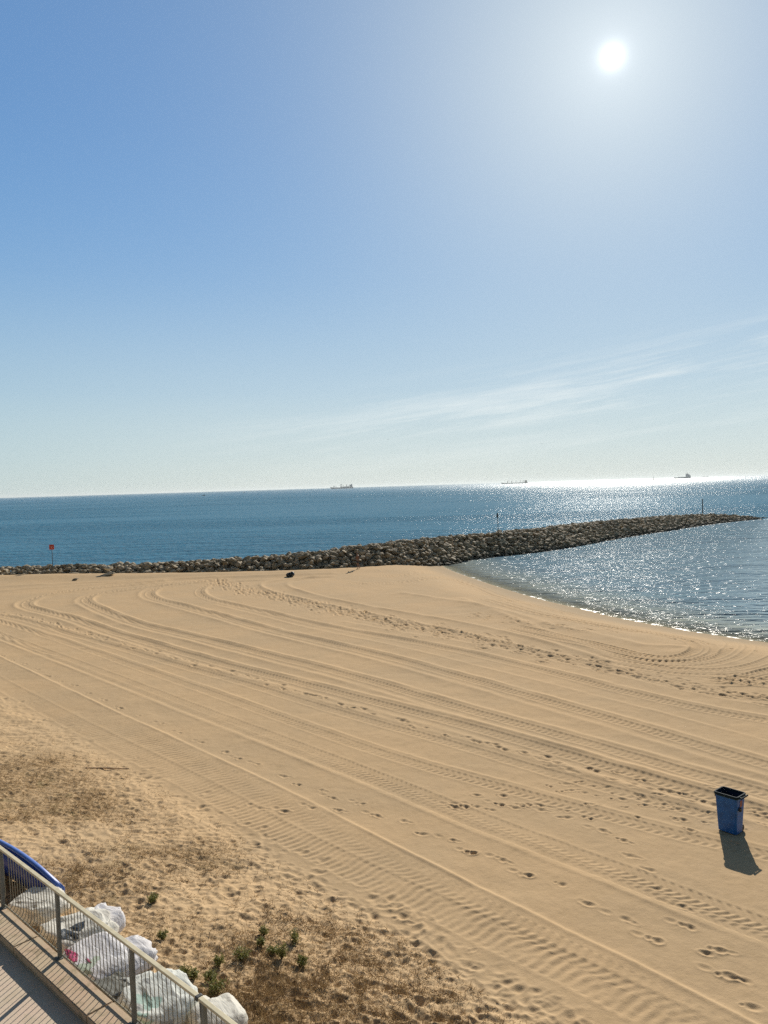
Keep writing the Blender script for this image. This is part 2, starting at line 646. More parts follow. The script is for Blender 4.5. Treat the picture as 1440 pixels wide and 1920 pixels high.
T7 = [(380, 1089), (280, 1101), (205, 1111), (170, 1122), (183, 1132), (250, 1160), (350, 1185), (450, 1210), (600, 1246), (720, 1276), (870, 1320), (1020, 1360),
      (1170, 1400), (1300, 1437), (1440, 1475), (1540, 1500)]
T8 = [(440, 1086), (350, 1094), (305, 1102), (289, 1112), (300, 1121), (360, 1136), (450, 1160), (550, 1187), (720, 1225), (870, 1264), (1020, 1305), (1170, 1346),
      (1320, 1387), (1440, 1425), (1540, 1450)]
T9 = [(520, 1086), (420, 1092), (390, 1100), (383, 1110), (400, 1122), (480, 1140), (600, 1168), (720, 1191), (870, 1218), (1020, 1252), (1170, 1290), (1320, 1325),
      (1440, 1343), (1540, 1360)]
T10 = [(400, 1088), (450, 1104), (500, 1116), (575, 1132), (650, 1147), (720, 1163), (795, 1179), (870, 1194), (945, 1210), (1020, 1227), (1095, 1243), (1170, 1260),
       (1245, 1277), (1320, 1292), (1440, 1315), (1540, 1335)]
T11 = [(640, 1080), (540, 1086), (495, 1092), (486, 1099), (505, 1108), (570, 1124), (680, 1148), (800, 1172), (950, 1206), (1100, 1240), (1200, 1262)]
T12 = [(610, 1080), (555, 1087), (536, 1095), (550, 1105), (625, 1124), (720, 1142), (870, 1168), (1020, 1203), (1170, 1250)]
for ln, st in ((T1, 0.055),):
    ridge(wl(ln), 0.028, 0.075, st * .75, 0.7)
tyre(wl(T1, -0.5), 0.5, 0.21, 0.010, 0.0, 0.5, press=0.0)
tyre(wl(T1, -1.05), 0.6, 0.24, 0.008, 0.0, -0.4, press=0.0)
tyre(wl(T2), 0.80, 0.21, 0.011, 0.010, 0.3, press=0.004)
tyre(wl(T3), 0.50, 0.20, 0.012, 0.012, 0.8, press=0.006)
tyre(wl(T3, -0.42), 0.30, 0.20, 0.006, 0.012, -0.6)
ridge(wl(T3, -0.75), 0.022, 0.08, 0.015, 0.4)
ridge(wl(T4), 0.026, 0.09, 0.02, 0.5)
tyre(wl(T4, -0.45), 0.42, 0.22, 0.012, 0.010, 0.5)
ridge(wl(T5, -0.25), 0.030, 0.16, 0.02, 0.5)
tyre(wl(T5, -0.75), 0.40, 0.24, 0.010, 0.014, 0.5)
for k, ln in enumerate((T6, T7, T8, T9)):
    ridge(wl(ln), 0.065, 0.17, 0.045, 0.6)
    tyre(wl(ln, -0.55), 0.46, 0.24, 0.015, 0.022, 0.5)
    if k < 3:
        ridge(wl(ln, -1.4), 0.035, 0.18, 0.03, 0.5)
for ln in (T11, T12):
    ridge(wl(ln), 0.07, 0.24, 0.05, 0.7)
ridge(wl(T8[5:], 1.5), 0.02, 0.12, 0.02, 0.5)
ridge(wl(T9[6:], 1.3), 0.02, 0.12, 0.02, 0.5)
tyre(wl(T9[6:], 2.4), 0.4, 0.24, 0.012, 0.012, 0.5)
# loops by the water
LP1 = [(900, 1120), (1000, 1150), (1090, 1166), (1150, 1180), (1220, 1187), (1285, 1200), (1313, 1214), (1300, 1230), (1250, 1240), (1195, 1230), (1155, 1215), (1060, 1195), (960, 1172)]
LP2 = [(1350, 1190), (1375, 1208), (1362, 1226), (1320, 1242), (1230, 1245), (1130, 1222)]
LP3 = [(1470, 1225), (1435, 1244), (1395, 1255), (1305, 1262), (1240, 1253), (1150, 1235)]
LP4 = [(1500, 1245), (1440, 1258), (1400, 1267), (1365, 1275), (1300, 1272)]
LP5 = [(1300, 1268), (1365, 1277), (1440, 1286), (1500, 1292)]
LP6 = [(640, 1095), (720, 1095), (780, 1090), (835, 1083), (885, 1100), (940, 1122), (1020, 1141), (1085, 1156)]
LP7 = [(690, 1072), (740, 1068), (780, 1072), (760, 1079), (700, 1080)]
for ln, a in ((LP1, 1.5), (LP2, .8), (LP3, 1.0), (LP4, 1.7), (LP5, 1.7), (LP6, 1.2), (LP7, .8)):
    tyre(wl(ln), 0.5, 0.3, 0.03 * a, 0.035 * a, 0.5)
    tyre(wl(ln, 0.85), 0.35, 0.3, 0.018 * a, 0.03 * a, 0.5)
for ln in ([(1000, 1165), (1120, 1190), (1220, 1215)], [(860, 1120), (1000, 1175), (1150, 1235)], [(1180, 1210), (1290, 1216), (1240, 1232)],
           [(740, 1110), (900, 1135), (1040, 1172)], [(0, 1100), (150, 1093), (300, 1086), (480, 1080), (640, 1074)], [(-20, 1110), (100, 1101), (200, 1094), (330, 1087)]):
    ridge(wl(ln), 0.05, 0.3, 0.05, 1.0)


# --- footprints
def zpix(pts, A, s):
    return [(A[0] + x / s, A[1] + y / s) for x, y in pts]


fp = zpix([(10, 300), (45, 315), (95, 330), (140, 350), (180, 375), (225, 395), (280, 410), (330, 440), (395, 465), (450, 495), (520, 525), (600, 555), (670, 590),
           (750, 625), (840, 660), (890, 685), (960, 705), (1060, 750), (1110, 780), (1200, 800), (1240, 830)], (0, 1080), 2)
fp += zpix([(440, 35), (555, 50), (680, 35), (800, 45), (900, 15), (965, 65), (1090, 90), (1170, 150), (1300, 175), (1400, 235)], (300, 1500), 2.4)
fp += zpix([(105, 380), (240, 410), (350, 480), (500, 520), (620, 610), (780, 675), (930, 775)], (840, 1440), 2.4)
fp += zpix([(20, 170), (70, 172), (120, 170), (185, 185), (225, 160), (295, 175), (325, 165), (410, 165), (415, 185), (525, 190), (630, 225), (685, 280), (780, 325),
            (810, 395), (900, 460), (935, 545), (1035, 620), (1080, 715), (1140, 830), (1210, 820), (1240, 930), (1320, 950), (1350, 1070)], (840, 1440), 2.4)
for (px, py) in fp:
    g = on_ground(px, py)
    foot(g.x, g.y, R(-35 + rng.uniform(-14, 14)), 0.98)
    if rng.rand() < 0.5:
        dent(g.x - 0.25, g.y + 0.22, 0.07, 0.025, R(-40), 1.6, 0.3)


def foot_line(pts, step, spread, k, n=1, p=1.0):
    L = wl(pts)
    seg = np.linalg.norm(np.diff(L, axis=0), axis=1)
    cum = np.concatenate([[0], np.cumsum(seg)])
    for q in range(n):
        s = rng.uniform(0, step)
        side = 1
        while s < cum[-1]:
            if rng.rand() < p:
                i = min(np.searchsorted(cum, s), len(L) - 1)
                a, b = L[max(i - 1, 0)], L[i]
                t = (s - cum[max(i - 1, 0)]) / max(cum[i] - cum[max(i - 1, 0)], 1e-6)
                c = a + (b - a) * t
                d = (b - a) / (np.linalg.norm(b - a) + 1e-9)
                o = side * 0.12 + rng.normal(0, spread)
                side = -side
                foot(c[0] - d[1] * o, c[1] + d[0] * o, math.atan2(d[1], d[0]) + rng.normal(0, .25), k * rng.uniform(.8, 1.2))
            s += step * rng.uniform(.75, 1.25)


foot_line(T5, 0.62, 0.10, 1.4, 1, 0.9)
foot_line(T10, 0.55, 0.55, 1.6, 4)
foot_line(T10[:9], 0.6, 0.8, 1.7, 3)
foot_line([(1020, 1477), (1120, 1485), (1230, 1505), (1330, 1525), (1440, 1560)], 0.7, 0.6, .9, 4)
foot_line([(840, 1500), (960, 1510), (1080, 1515), (1200, 1520), (1330, 1550)], 0.8, 0.25, .95, 2, .8)
foot_line([(1000, 1420), (1100, 1438), (1200, 1460), (1300, 1480), (1440, 1500)], 0.7, 0.2, 1.1, 1, .7)
foot_line([(980, 1165), (1120, 1180), (1300, 1203), (1440, 1226)], 0.9, 0.3, 1.6, 1, .6)
foot_line([(1390, 1520), (1440, 1535), (1500, 1545)], 0.5, 0.6, 1.0, 3)
foot_line([(880, 1150), (1000, 1172), (1100, 1183)], 0.7, 0.5, 1.6, 2)

# --- trampled dune: thousands of soft pits
tramp = 0
cand_px = rng.uniform(-80, 1250, 12000), rng.uniform(1290, 1990, 12000)
P2 = np.array([at_z(a, b, 0.4).to_2d() for a, b in zip(*cand_px)])
inl_c = -sdist(P2[:, 0], P2[:, 1], dune_edge)[0]
fd_c = (P2[:, 0] - F0.x) * FN.x + (P2[:, 1] - F0.y) * FN.y
for (x, y), il, fd in zip(P2, inl_c, fd_c):
    if fd < 0.15 or il < -0.35:
        continue
    if il < 0.3 and rng.rand() > 0.30:
        continue
    r_ = rng.uniform(0.045, 0.11)
    dent(x, y, r_, r_ * rng.uniform(0.15, 0.40), rng.uniform(0, math.pi), rng.uniform(1.0, 2.2), rng.uniform(.15, .5))

inm = smoothstep(0.0, 1.2, INL)
lump = fbm(Xg * 0.9, Yg * 0.9, 4, 21) * 0.085 * inm + fbm(Xg * 4.5, Yg * 4.5, 3, 31, .6) * 0.024 * inm
micro = (fbm(Xg * 1.1, Yg * 1.1, 3, 41) * 0.018 + fbm(Xg * 7, Yg * 7, 2, 43) * 0.0035) * smoothstep(-1, 3, LAND)
macro = fbm(Xg * 0.12, Yg * 0.12, 2, 51) * 0.05
damp_track = smoothstep(0.2, 1.2, LAND)
Zfull = Zg + lump + micro + macro * smoothstep(1, 8, LAND) + DELTA * damp_track * (0.58 + 0.42 * smoothstep(25, 55, Yg))
Zfull = np.where(FDI < 0.02, np.minimum(Zfull, Z_WALK - 0.35), Zfull)     # under the promenade
edgecut = smoothstep(0.0, 0.5, FDI)
Zfull = np.where((FDI >= 0.02) & (FDI < 0.5), Z_COPE - 0.46 + (Zfull - Z_COPE + 0.46) * (0.3 + 0.7 * edgecut), Zfull)

ny, nt = Xg.shape
idx = np.arange(ny * nt).reshape(ny, nt)
quads = np.stack([idx[:-1, :-1], idx[:-1, 1:], idx[1:, 1:], idx[1:, :-1]], -1).reshape(-1, 4)
V = np.stack([Xg, Yg, Zfull], -1).reshape(-1, 3)
veg = smoothstep(-0.35, 0.55, fbm(Xg * 0.45 + 3, Yg * 0.45, 3, 77) + 0.35 * smoothstep(1.0, 5.5, INL) - 0.12) * smoothstep(0.3, 2.2, INL) * (FDI > 0)
wet = smoothstep(3.2, 0.4, LAND + fbm(Xg * .3, Yg * .3, 2, 5) * 0.8)
sand_me = np_mesh('sand', V, quads, True, {'veg': veg.ravel(), 'wet': wet.ravel()})

ms = bpy.data.materials.new('sand')
ms.use_nodes = True
ms.node_tree.nodes.clear()
q = NT(ms.node_tree)
pos = q.n('ShaderNodeTexCoord').outputs['Object']
vegn = q.n('ShaderNodeAttribute', attribute_name='veg').outputs['Fac']
wetn = q.n('ShaderNodeAttribute', attribute_name='wet').outputs['Fac']
n1 = q.noise(pos, 0.22, 4, .55)
n2 = q.noise(pos, 3.0, 5, .65)
n3 = q.noise(pos, 60.0, 3, .7)
c = q.mix(q.smooth(n1, .35, .65), (.55, .382, .215), (.515, .366, .212))
c = q.mix(q.m('MULTIPLY', q.smooth(n2, .45, .75), .25), c, (.355, .245, .125))
c = q.mix(q.m('MULTIPLY', q.smooth(n3, .55, .75), .25), c, (.215, .142, .085))
n4 = q.noise(pos, 9.0, 5, .7)
lit = q.m('MULTIPLY', vegn, q.smooth(n4, .36, .60))
c = q.mix(q.m('MULTIPLY', lit, .72), c, (.190, .115, .048))
n5 = q.noise(pos, 1.3, 3, .6)
c = q.mix(q.m('MULTIPLY', q.m('MULTIPLY', vegn, q.smooth(n5, .55, .7)), .45), c, (.13, .12, .05))
c = q.mix(q.m('MULTIPLY', wetn, .55), c, (.35, .28, .19))
b = q.n('ShaderNodeBsdfPrincipled', {'Base Color': c, 'Roughness': .95, 'Specular IOR Level': .04})
g1 = q.noise(pos, 45.0, 4, .65)
g2 = q.noise(pos, 14.0, 4, .6)
hgt = q.m('ADD', q.m('MULTIPLY', g1, .006), q.m('MULTIPLY', g2, q.m('ADD', .006, q.m('MULTIPLY', vegn, .028))))
bp = q.n('ShaderNodeBump', {'Strength': .9, 'Distance': 1.0, 'Height': hgt})
ms.node_tree.links.new(bp.outputs[0], b.inputs['Normal'])
q.n('ShaderNodeOutputMaterial', {0: b.outputs[0]})
sand = link('sand', sand_me, ms)
tag(sand, 'pale raked beach sand with tyre tracks, footprints and a rough dune edge', 'sand', kind='structure')

# fast sampler of the finished sheet
Zdense = Zfull


def sheet_z(x, y):
    t = x / y
    if y < Y0 or y > Y1 or abs(t) > TD:
        return ground_z(x, y)
    return float(Zdense[int(round(gi(y))), int(round(gj(t)))])


def on_sheet(px, py):
    z = 0.0
    for _ in range(6):
        p = at_z(px, py, z)
        z = 0.5 * z + 0.5 * sheet_z(p.x, p.y)
    p = at_z(px, py, z)
    return Vector((p.x, p.y, sheet_z(p.x, p.y)))


# ------------------------------------------------------------------ water
wy = np.concatenate([1 / np.linspace(1 / 22.0, 1 / 400.0, 420), np.geomspace(420, 40000, 60)])
wtv = np.concatenate([[-6, -3, -1.8, -1.2, -.85], np.linspace(-.65, .65, 300), [.85, 1.2, 1.8, 3, 6]])
Tw, Yw = np.meshgrid(wtv, wy)
Xw = Tw * Yw
_, _, _, Lw, Bw = base_height(Xw, Yw)
bdep = np.where(Bw > 3, 3.0, np.clip(-Lw * 0.1, 0, 3.0))
shd = np.where(Bw > 2, 50, -Lw)                   # metres from the water's edge
nearrock = np.exp(-((np.abs(Bw - 0.2)) / 1.0) ** 2)
iw = np.arange(Xw.size).reshape(Xw.shape)
qw = np.stack([iw[:-1, :-1], iw[:-1, 1:], iw[1:, 1:], iw[1:, :-1]], -1).reshape(-1, 4)
water_me = np_mesh('water', np.stack([Xw, Yw, np.full(Xw.shape, WATER)], -1).reshape(-1, 3), qw, True,
                   {'depth': bdep.ravel(), 'shore': np.clip(shd, -5, 60).ravel(), 'rock': nearrock.ravel(), 'bay': smoothstep(3, -2, Bw).ravel()})
mw = bpy.data.materials.new('water')
mw.use_nodes = True
mw.node_tree.nodes.clear()
q = NT(mw.node_tree)
pos = q.n('ShaderNodeTexCoord').outputs['Object']
dep = q.n('ShaderNodeAttribute', attribute_name='depth').outputs['Fac']
shr = q.n('ShaderNodeAttribute', attribute_name='shore').outputs['Fac']
rck = q.n('ShaderNodeAttribute', attribute_name='rock').outputs['Fac']
bay = q.n('ShaderNodeAttribute', attribute_name='bay').outputs['Fac']
wv1 = q.noise(q.mapping(pos, (0.10, .22, 1), rot=(0, 0, R(12))), 1.0, 4, .55)
wv2 = q.noise(q.mapping(pos, (0.75, 1.3, 1), rot=(0, 0, R(-10))), 1.0, 2, .5)
wv3 = q.noise(q.mapping(pos, (2.2, 3.6, 1), rot=(0, 0, R(20))), 1.0, 3, .6)
big = q.noise(q.mapping(pos, (0.0035, .016, 1), rot=(0, 0, R(4))), 1.0, 4, .55)
calm = q.smooth(big, .38, .62, .55, 1.1)
calm = q.m('MULTIPLY', calm, q.smooth(bay, 0, 1, .85, 1.12))
edge_calm = q.smooth(shr, 0.0, 4.0, .55, 1.0)
calm = q.m('MULTIPLY', calm, edge_calm)
hh = q.m('ADD', q.m('ADD', q.m('MULTIPLY', wv1, 1.6), q.m('MULTIPLY', wv2, .66)), q.m('MULTIPLY', wv3, .07))
bp = q.n('ShaderNodeBump', {'Strength': 1.0, 'Distance': 1.0, 'Height': q.m('MULTIPLY', hh, calm)})
deepc = q.mix(q.smooth(dep, 0.0, 1.3), (.20, .215, .16), (.022, .155, .255))
deepc = q.mix(q.m('MULTIPLY', q.smooth(big, .45, .6), .5), deepc, (.014, .112, .195))
deepc = q.mix(bay, deepc, q.mix(q.smooth(dep, 0.0, 1.1), (.30, .31, .25), (.16, .255, .31)))
# foam: swash line and round the rocks
fn = q.noise(pos, 1.6, 5, .65)
fl = q.smooth(q.m('ABSOLUTE', q.m('SUBTRACT', q.m('ADD', shr, q.m('MULTIPLY', q.m('SUBTRACT', q.noise(pos, .35, 3, .6), .5), 1.3)), .32)), .34, .05)
ff = q.m('MAXIMUM', q.m('MULTIPLY', q.m('MULTIPLY', fl, .62), q.smooth(fn, .42, .60)), q.m('MULTIPLY', q.m('MULTIPLY', rck, bay), q.smooth(fn, .50, .66)))
ydist = q.n('ShaderNodeSeparateXYZ', {0: pos}).outputs[1]
wdif = q.n('ShaderNodeBsdfDiffuse', {'Color': q.mix(ff, deepc, (.62, .64, .62)), 'Normal': bp.outputs[0]})
wgls = q.n('ShaderNodeBsdfGlossy', {'Color': (1, 1, 1, 1), 'Roughness': q.m('ADD', q.m('ADD', q.smooth(bay, 0, 1, .09, .06), q.m('MULTIPLY', q.smooth(ydist, 150, 2500), .16)), q.m('MULTIPLY', ff, .5)), 'Normal': bp.outputs[0]})
fres = q.n('ShaderNodeFresnel', {'IOR': 1.333, 'Normal': bp.outputs[0]}).outputs[0]
# waves hide their own grazing facets, so the mirror share stays well below one
fcap = q.m('MINIMUM', q.m('MULTIPLY', fres, q.smooth(bay, 0, 1, .55, .7)), q.smooth(bay, 0, 1, .22, .32))
wb = q.n('ShaderNodeMixShader', {0: fcap, 1: wdif.outputs[0], 2: wgls.outputs[0]})
tr = q.n('ShaderNodeBsdfTransparent', {'Color': (.86, .92, .88, 1)})
alpha = q.m('MAXIMUM', q.smooth(shr, -.1, 3.5, .30, 1.0), ff)
mx = q.n('ShaderNodeMixShader', {0: alpha, 1: tr.outputs[0], 2: wb.outputs[0]})
q.n('ShaderNodeOutputMaterial', {0: mx.outputs[0]})
water = link('water', water_me, mw)
tag(water, 'blue sea with small waves and sun glitter beyond and inside the breakwater', 'sea', kind='structure')


# ------------------------------------------------------------------ promenade and its wall coping
def prism(bm, P, z0, z1):
    """closed slab from a 2-D outline given counter-clockwise"""
    a = [bm.verts.new((p[0], p[1], z0)) for p in P]
    b = [bm.verts.new((p[0], p[1], z1)) for p in P]
    n = len(P)
    for i in range(n):
        bm.faces.new((a[i], a[(i + 1) % n], b[(i + 1) % n], b[i]))
    bm.faces.new(b)
    bm.faces.new(a[::-1])


def m_concrete(name, c1, c2, stain, joint=None):
    m = bpy.data.materials.new(name)
    m.use_nodes = True
    m.node_tree.nodes.clear()
    q = NT(m.node_tree)
    p = q.n('ShaderNodeTexCoord').outputs['Object']
    a = q.mix(q.smooth(q.noise(p, 1.1, 4, .6), .35, .65), c1, c2)
    a = q.mix(q.m('MULTIPLY', q.smooth(q.noise(p, 4.5, 5, .65, distort=.6), .50, .66), .75), a, stain)
    a = q.mix(q.m('MULTIPLY', q.smooth(q.noise(p, 90, 3, .7), .5, .8), .35), a, tuple(x * .6 for x in c1))
    b = q.n('ShaderNodeBsdfPrincipled', {'Base Color': a, 'Roughness': .9, 'Specular IOR Level': .25})
    bp = q.n('ShaderNodeBump', {'Strength': .6, 'Distance': .006, 'Height': q.noise(p, 55, 4, .7)})
    m.node_tree.links.new(bp.outputs[0], b.inputs['Normal'])
    q.n('ShaderNodeOutputMaterial', {0: b.outputs[0]})
    return m


m_pave = m_concrete('paving', (.64, .52, .385), (.66, .50, .38), (.55, .44, .31))
m_cope = m_concrete('coping', (.54, .42, .28), (.55, .38, .26), (.30, .24, .14))

COPE_W = 0.36
bm = bmesh.new()
far = 160
prism(bm, [fpt(-far, -COPE_W, 0), fpt(-far, -COPE_W - 60, 0), fpt(far, -COPE_W - 60, 0), fpt(far, -COPE_W, 0)], -1.0, Z_WALK)
pave = link('pavement', bm_mesh(bm, 'pavement'), m_pave)
tag(pave, 'pale promenade paving behind the railing', 'pavement', kind='structure')

# coping is cast in lengths with open joints, each joint a thin dark gap
wall = empty('retaining_wall', fpt(4, -0.1, 0))
tag(wall, 'low concrete wall with a sand stained coping under the railing', 'wall')
inv = Matrix.Translation(wall.location).inverted()
bm = bmesh.new()
prism(bm, [fpt(-far, -COPE_W + .003, 0), fpt(far, -COPE_W + .003, 0), fpt(far, 0.0, 0), fpt(-far, 0.0, 0)], -1.2, Z_COPE - 0.12)
bmesh.ops.transform(bm, matrix=inv, verts=bm.verts)
link('wall_base', bm_mesh(bm, 'wall_base'), m_cope, wall)
s0 = -30.35
first = None
while s0 < 24:
    bm = bmesh.new()
    L = 2.44
    prism(bm, [fpt(s0 + .008, -COPE_W, 0), fpt(s0 + L - .008, -COPE_W, 0), fpt(s0 + L - .008, 0.03, 0), fpt(s0 + .008, 0.03, 0)], Z_COPE - 0.118, Z_COPE)
    bmesh.ops.bevel(bm, geom=bm.edges[:], offset=.012, segments=2, affect='EDGES')
    bmesh.ops.transform(bm, matrix=inv, verts=bm.verts)
    link('coping_slab', bm_mesh(bm, 'coping_slab'), m_cope, wall)
    s0 += L

# ------------------------------------------------------------------ railing
m_steel = mat('painted_steel', (.19, .19, .165), .6, 0.0, .3, vary=.15, vscale=9, bump=.0006, bscale=120)
m_rail = mat('rail_top', (.64, .56, .38), .6, 0.0, .25, vary=.12, vscale=6, bump=.0005, bscale=150)
m_barp = mat('bar_steel', (.26, .235, .17), .55, 0.1, .3, vary=.2, vscale=14)


def s_of(px, py, z):
    p = at_z(px, py, z)
    return (p - F0).dot(FD)


POST_S = [s_of(103, 1800, Z_COPE), s_of(243, 1775, Z_COPE + RAIL_H)]
gap = POST_S[1] - POST_S[0]
S_CL = s_of(373, 1867, Z_COPE + RAIL_H)            # joint with the dark strap
POST_S = [POST_S[0] - gap * 2, s_of(4, 1588, Z_COPE + RAIL_H)] + POST_S
print('POSTS', POST_S, 'joint', S_CL)


def fence_section(name, sa, sb, posts, label, bend=0.0, bars=True):
    root = empty(name, fpt(sa, 0, Z_COPE))
    tag(root, label, 'railing', 'railing sections along the promenade')
    ang_ = math.atan2(FD.y, FD.x) + bend
    root.rotation_euler = (0, 0, ang_)
    L = sb - sa
    # local frame: x along the fence, y seaward
    bm = bmesh.new()
    add_box(bm, (L / 2, 0.0, RAIL_H - .018), (L, .062, .036), bevel=.006)
    link('top_rail', bm_mesh(bm, 'top_rail'), m_rail, root)
    bm = bmesh.new()
    add_box(bm, (L / 2, 0.012, .055), (L, .016, .022), bevel=.003)
    link('bottom_rail', bm_mesh(bm, 'bottom_rail'), m_barp, root)
    bm = bmesh.new()
    add_box(bm, (L / 2, 0.045, RAIL_H - .052), (L, .03, .012), bevel=.002)
    link('bar_carrier', bm_mesh(bm, 'bar_carrier'), m_barp, root)
    for p in posts:
        bm = bmesh.new()
        add_box(bm, (p - sa, -.004, (RAIL_H - .036) / 2), (.062, .05, RAIL_H - .038), bevel=.005)
        add_box(bm, (p - sa, -.02, .006), (.12, .12, .012), bevel=.003)
        link('post', bm_mesh(bm, 'post'), m_steel, root)
    bme = None
    n = int(L / .107)
    for k in range(n):
        x = .055 + k * .107
        if any(abs(x - (p - sa)) < .045 for p in posts):
            continue
        if bme is None:
            bm = bmesh.new()
            pts = [(0, .055, RAIL_H - .05), (0, .065, .75), (0, .075, .33), (0, .078, .22), (0, .070, .135), (0, .045, .075), (0, .018, .055)]
            add_tube(bm, pts, .0065, 6)
            bme = bm_mesh(bm, 'bar', True)
        link('bar', bme, m_barp, root, (x, 0, 0))
    return root


s_left = POST_S[1] - .03
fa = fence_section('railing', POST_S[0] - .03 - gap, s_left, [POST_S[0] - gap, POST_S[0]], 'metal railing section farthest along, leaving the photo beside the blue boat')
fb = fence_section('railing', s_left + .004, S_CL, [POST_S[1], POST_S[2], POST_S[3]],
                   'long metal railing section with two full grey posts in front of the white sacks')
fc = fence_section('railing', S_CL + .004, S_CL + 6.5, [S_CL + .11, S_CL + 2.3, S_CL + 4.5], 'nearest metal railing section, just after the dark strapped joint', bend=R(-1.2))
# strap over the joint
bm = bmesh.new()
add_box(bm, (0, 0, RAIL_H - .018), (.055, .085, .056), bevel=.012)
add_box(bm, (-.01, .03, RAIL_H - .16), (.035, .012, .26), bevel=.004)
strap = link('rail_strap', bm_mesh(bm, 'rail_strap'), mat('black_rubber', (.035, .038, .04), .6, vary=.3), None, fpt(S_CL, 0, Z_COPE))
strap.rotation_euler = (0, 0, math.atan2(FD.y, FD.x))
tag(strap, 'black strap wrapped round the joint of the railing', 'strap')


# ------------------------------------------------------------------ wheelie bin
def prep(name, c, rough, **k):
    return mat(name, c, rough, **k)


m_binblue = mat('bin_blue', (.005, .11, .38), .45, 0, .4, vary=.22, vscale=5, bump=.0012, bscale=12)
m_binshade = mat('bin_inside_shade', (.010, .022, .05), .7)
m_binrim = mat('bin_rim', (.012, .026, .034), .75, 0, .12, vary=.2, vscale=20)
m_black = mat('black_plastic', (.02, .02, .022), .55)
m_binpatch = mat('reddish_patch', (.28, .10, .09), .6, vary=.5, vscale=25)
cL, cF, cR = at_z(1343.5, 1558, 0), at_z(1380, 1568.5, 0), at_z(1390.5, 1559.5, 0)
bx = (cF - cL)
BW = 0.47
BD = 0.55
ax = Vector((bx.x, bx.y, 0)).normalized()        # along the broad front as seen
side_px = (cR - cF)
bz = sheet_z(cF.x, cF.y)
print('BIN width', bx.length, 'side', side_px.length, 'ang', math.degrees(math.atan2(ax.y, ax.x)))
bin_ = empty('wheelie_bin', ((cL.x + cF.x) / 2, (cL.y + cF.y) / 2, bz - .01), R(-50))
tag(bin_, 'tall blue open-topped wheelie bin with a dark rim standing on the raked sand', 'bin')
BH = 0.98
WB, WT = .46, .55     # bottom and top width (x)
DB, DT = .34, .43      # bottom and top depth (y, away from camera)


def frustum(bm, w0, w1, d0, d1, z0, z1, y0=0.0, flip=False, cap_b=True, cap_t=False, rad=.045):
    def ringv(w_, d_, z, yo):
        r_ = rad
        vs = []
        for cx, cy, a0 in ((w_ / 2 - r_, d_ - r_, 0), (-w_ / 2 + r_, d_ - r_, 90), (-w_ / 2 + r_, r_, 180), (w_ / 2 - r_, r_, 270)):
            for k in range(4):
                a = R(a0 + k * 30)
                vs.append(bm.verts.new((cx + r_ * math.cos(a), yo + cy + r_ * math.sin(a), z)))
        return vs
    A = ringv(w0, d0, z0, y0 + (d1 - d0) / 2)
    B = ringv(w1, d1, z1, y0)
    n = len(A)
    for i in range(n):
        f = (A[i], A[(i + 1) % n], B[(i + 1) % n], B[i])
        bm.faces.new(f if not flip else f[::-1])
    if cap_b:
        bm.faces.new(A[::-1] if not flip else A)
    if cap_t:
        bm.faces.new(B)
    return A, B


bm = bmesh.new()
A, B = frustum(bm, WB, WT, DB, DT, .03, BH - .05)
A2, B2 = frustum(bm, WB - .02, WT - .016, DB - .02, DT - .016, .05, BH - .05, y0=.008, flip=True)
for i in range(len(B)):
    bm.faces.new((B[i], B[(i + 1) % len(B)], B2[(i + 1) % len(B2)], B2[i]))
link('bin_body', bm_mesh(bm, 'bin_body'), m_binblue, bin_)
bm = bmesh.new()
frustum(bm, WB - .03, WT - .026, DB - .03, DT - .026, .06, BH - .06, y0=.013, flip=True)  # added dark shell, the shade inside the bin put into its colour
link('bin_inner_shade', bm_mesh(bm, 'bin_inner_shade'), m_binshade, bin_)
# rim: flared collar
bm = bmesh.new()
prof = [(.0, BH - .075), (.022, BH - .07), (.03, BH - .05), (.03, BH - .015), (.022, BH), (-.004, BH), (-.012, BH - .012), (-.012, BH - .06)]
rings = []
for off, z in prof:
    w_, d_ = WT + 2 * off, DT + 2 * off
    r_ = .05 + off
    vs = []
    for cx, cy, a0 in ((w_ / 2 - r_, -off + d_ - r_, 0), (-w_ / 2 + r_, -off + d_ - r_, 90), (-w_ / 2 + r_, -off + r_, 180), (w_ / 2 - r_, -off + r_, 270)):
        for k in range(4):
            a = R(a0 + k * 30)
            vs.append(bm.verts.new((cx + r_ * math.cos(a), cy + r_ * math.sin(a), z)))
    rings.append(vs)
for r0, r1 in zip(rings, rings[1:] + rings[:1]):
    for i in range(16):
        bm.faces.new((r0[i], r0[(i + 1) % 16], r1[(i + 1) % 16], r1[i]))
link('bin_rim', bm_mesh(bm, 'bin_rim'), m_binrim, bin_)
# hinge handle on the right hand side: two lugs and a bar leaving a slot
bm = bmesh.new()
for y in (.09, DT - .09):
    add_box(bm, (WT / 2 + .05, y, BH - .035), (.055, .045, .04), bevel=.006)
add_tube(bm, [(WT / 2 + .085, .05, BH - .028), (WT / 2 + .085, DT - .05, BH - .028)], .019, 10)
link('bin_handle', bm_mesh(bm, 'bin_handle'), m_binrim, bin_)
bm = bmesh.new()
for sx in (-1, 1):
    for y in (.10,):
        add_box(bm, (sx * (WT / 2 + .022), y + .02, BH - .135 if sx < 0 else BH - .33), (.055, .075, .06 if sx < 0 else .095), bevel=.018)
link('side_lug', bm_mesh(bm, 'side_lug'), m_black, bin_)
bm = bmesh.new()
add_box(bm, (WT / 2 - .002, DT * .5, BH - .22), (.004, .12, .16), rot=Matrix.Rotation(R(2.0), 3, 'Y'), bevel=.001)  # reddish patch on the right side
link('side_patch', bm_mesh(bm, 'side_patch'), m_binpatch, bin_)
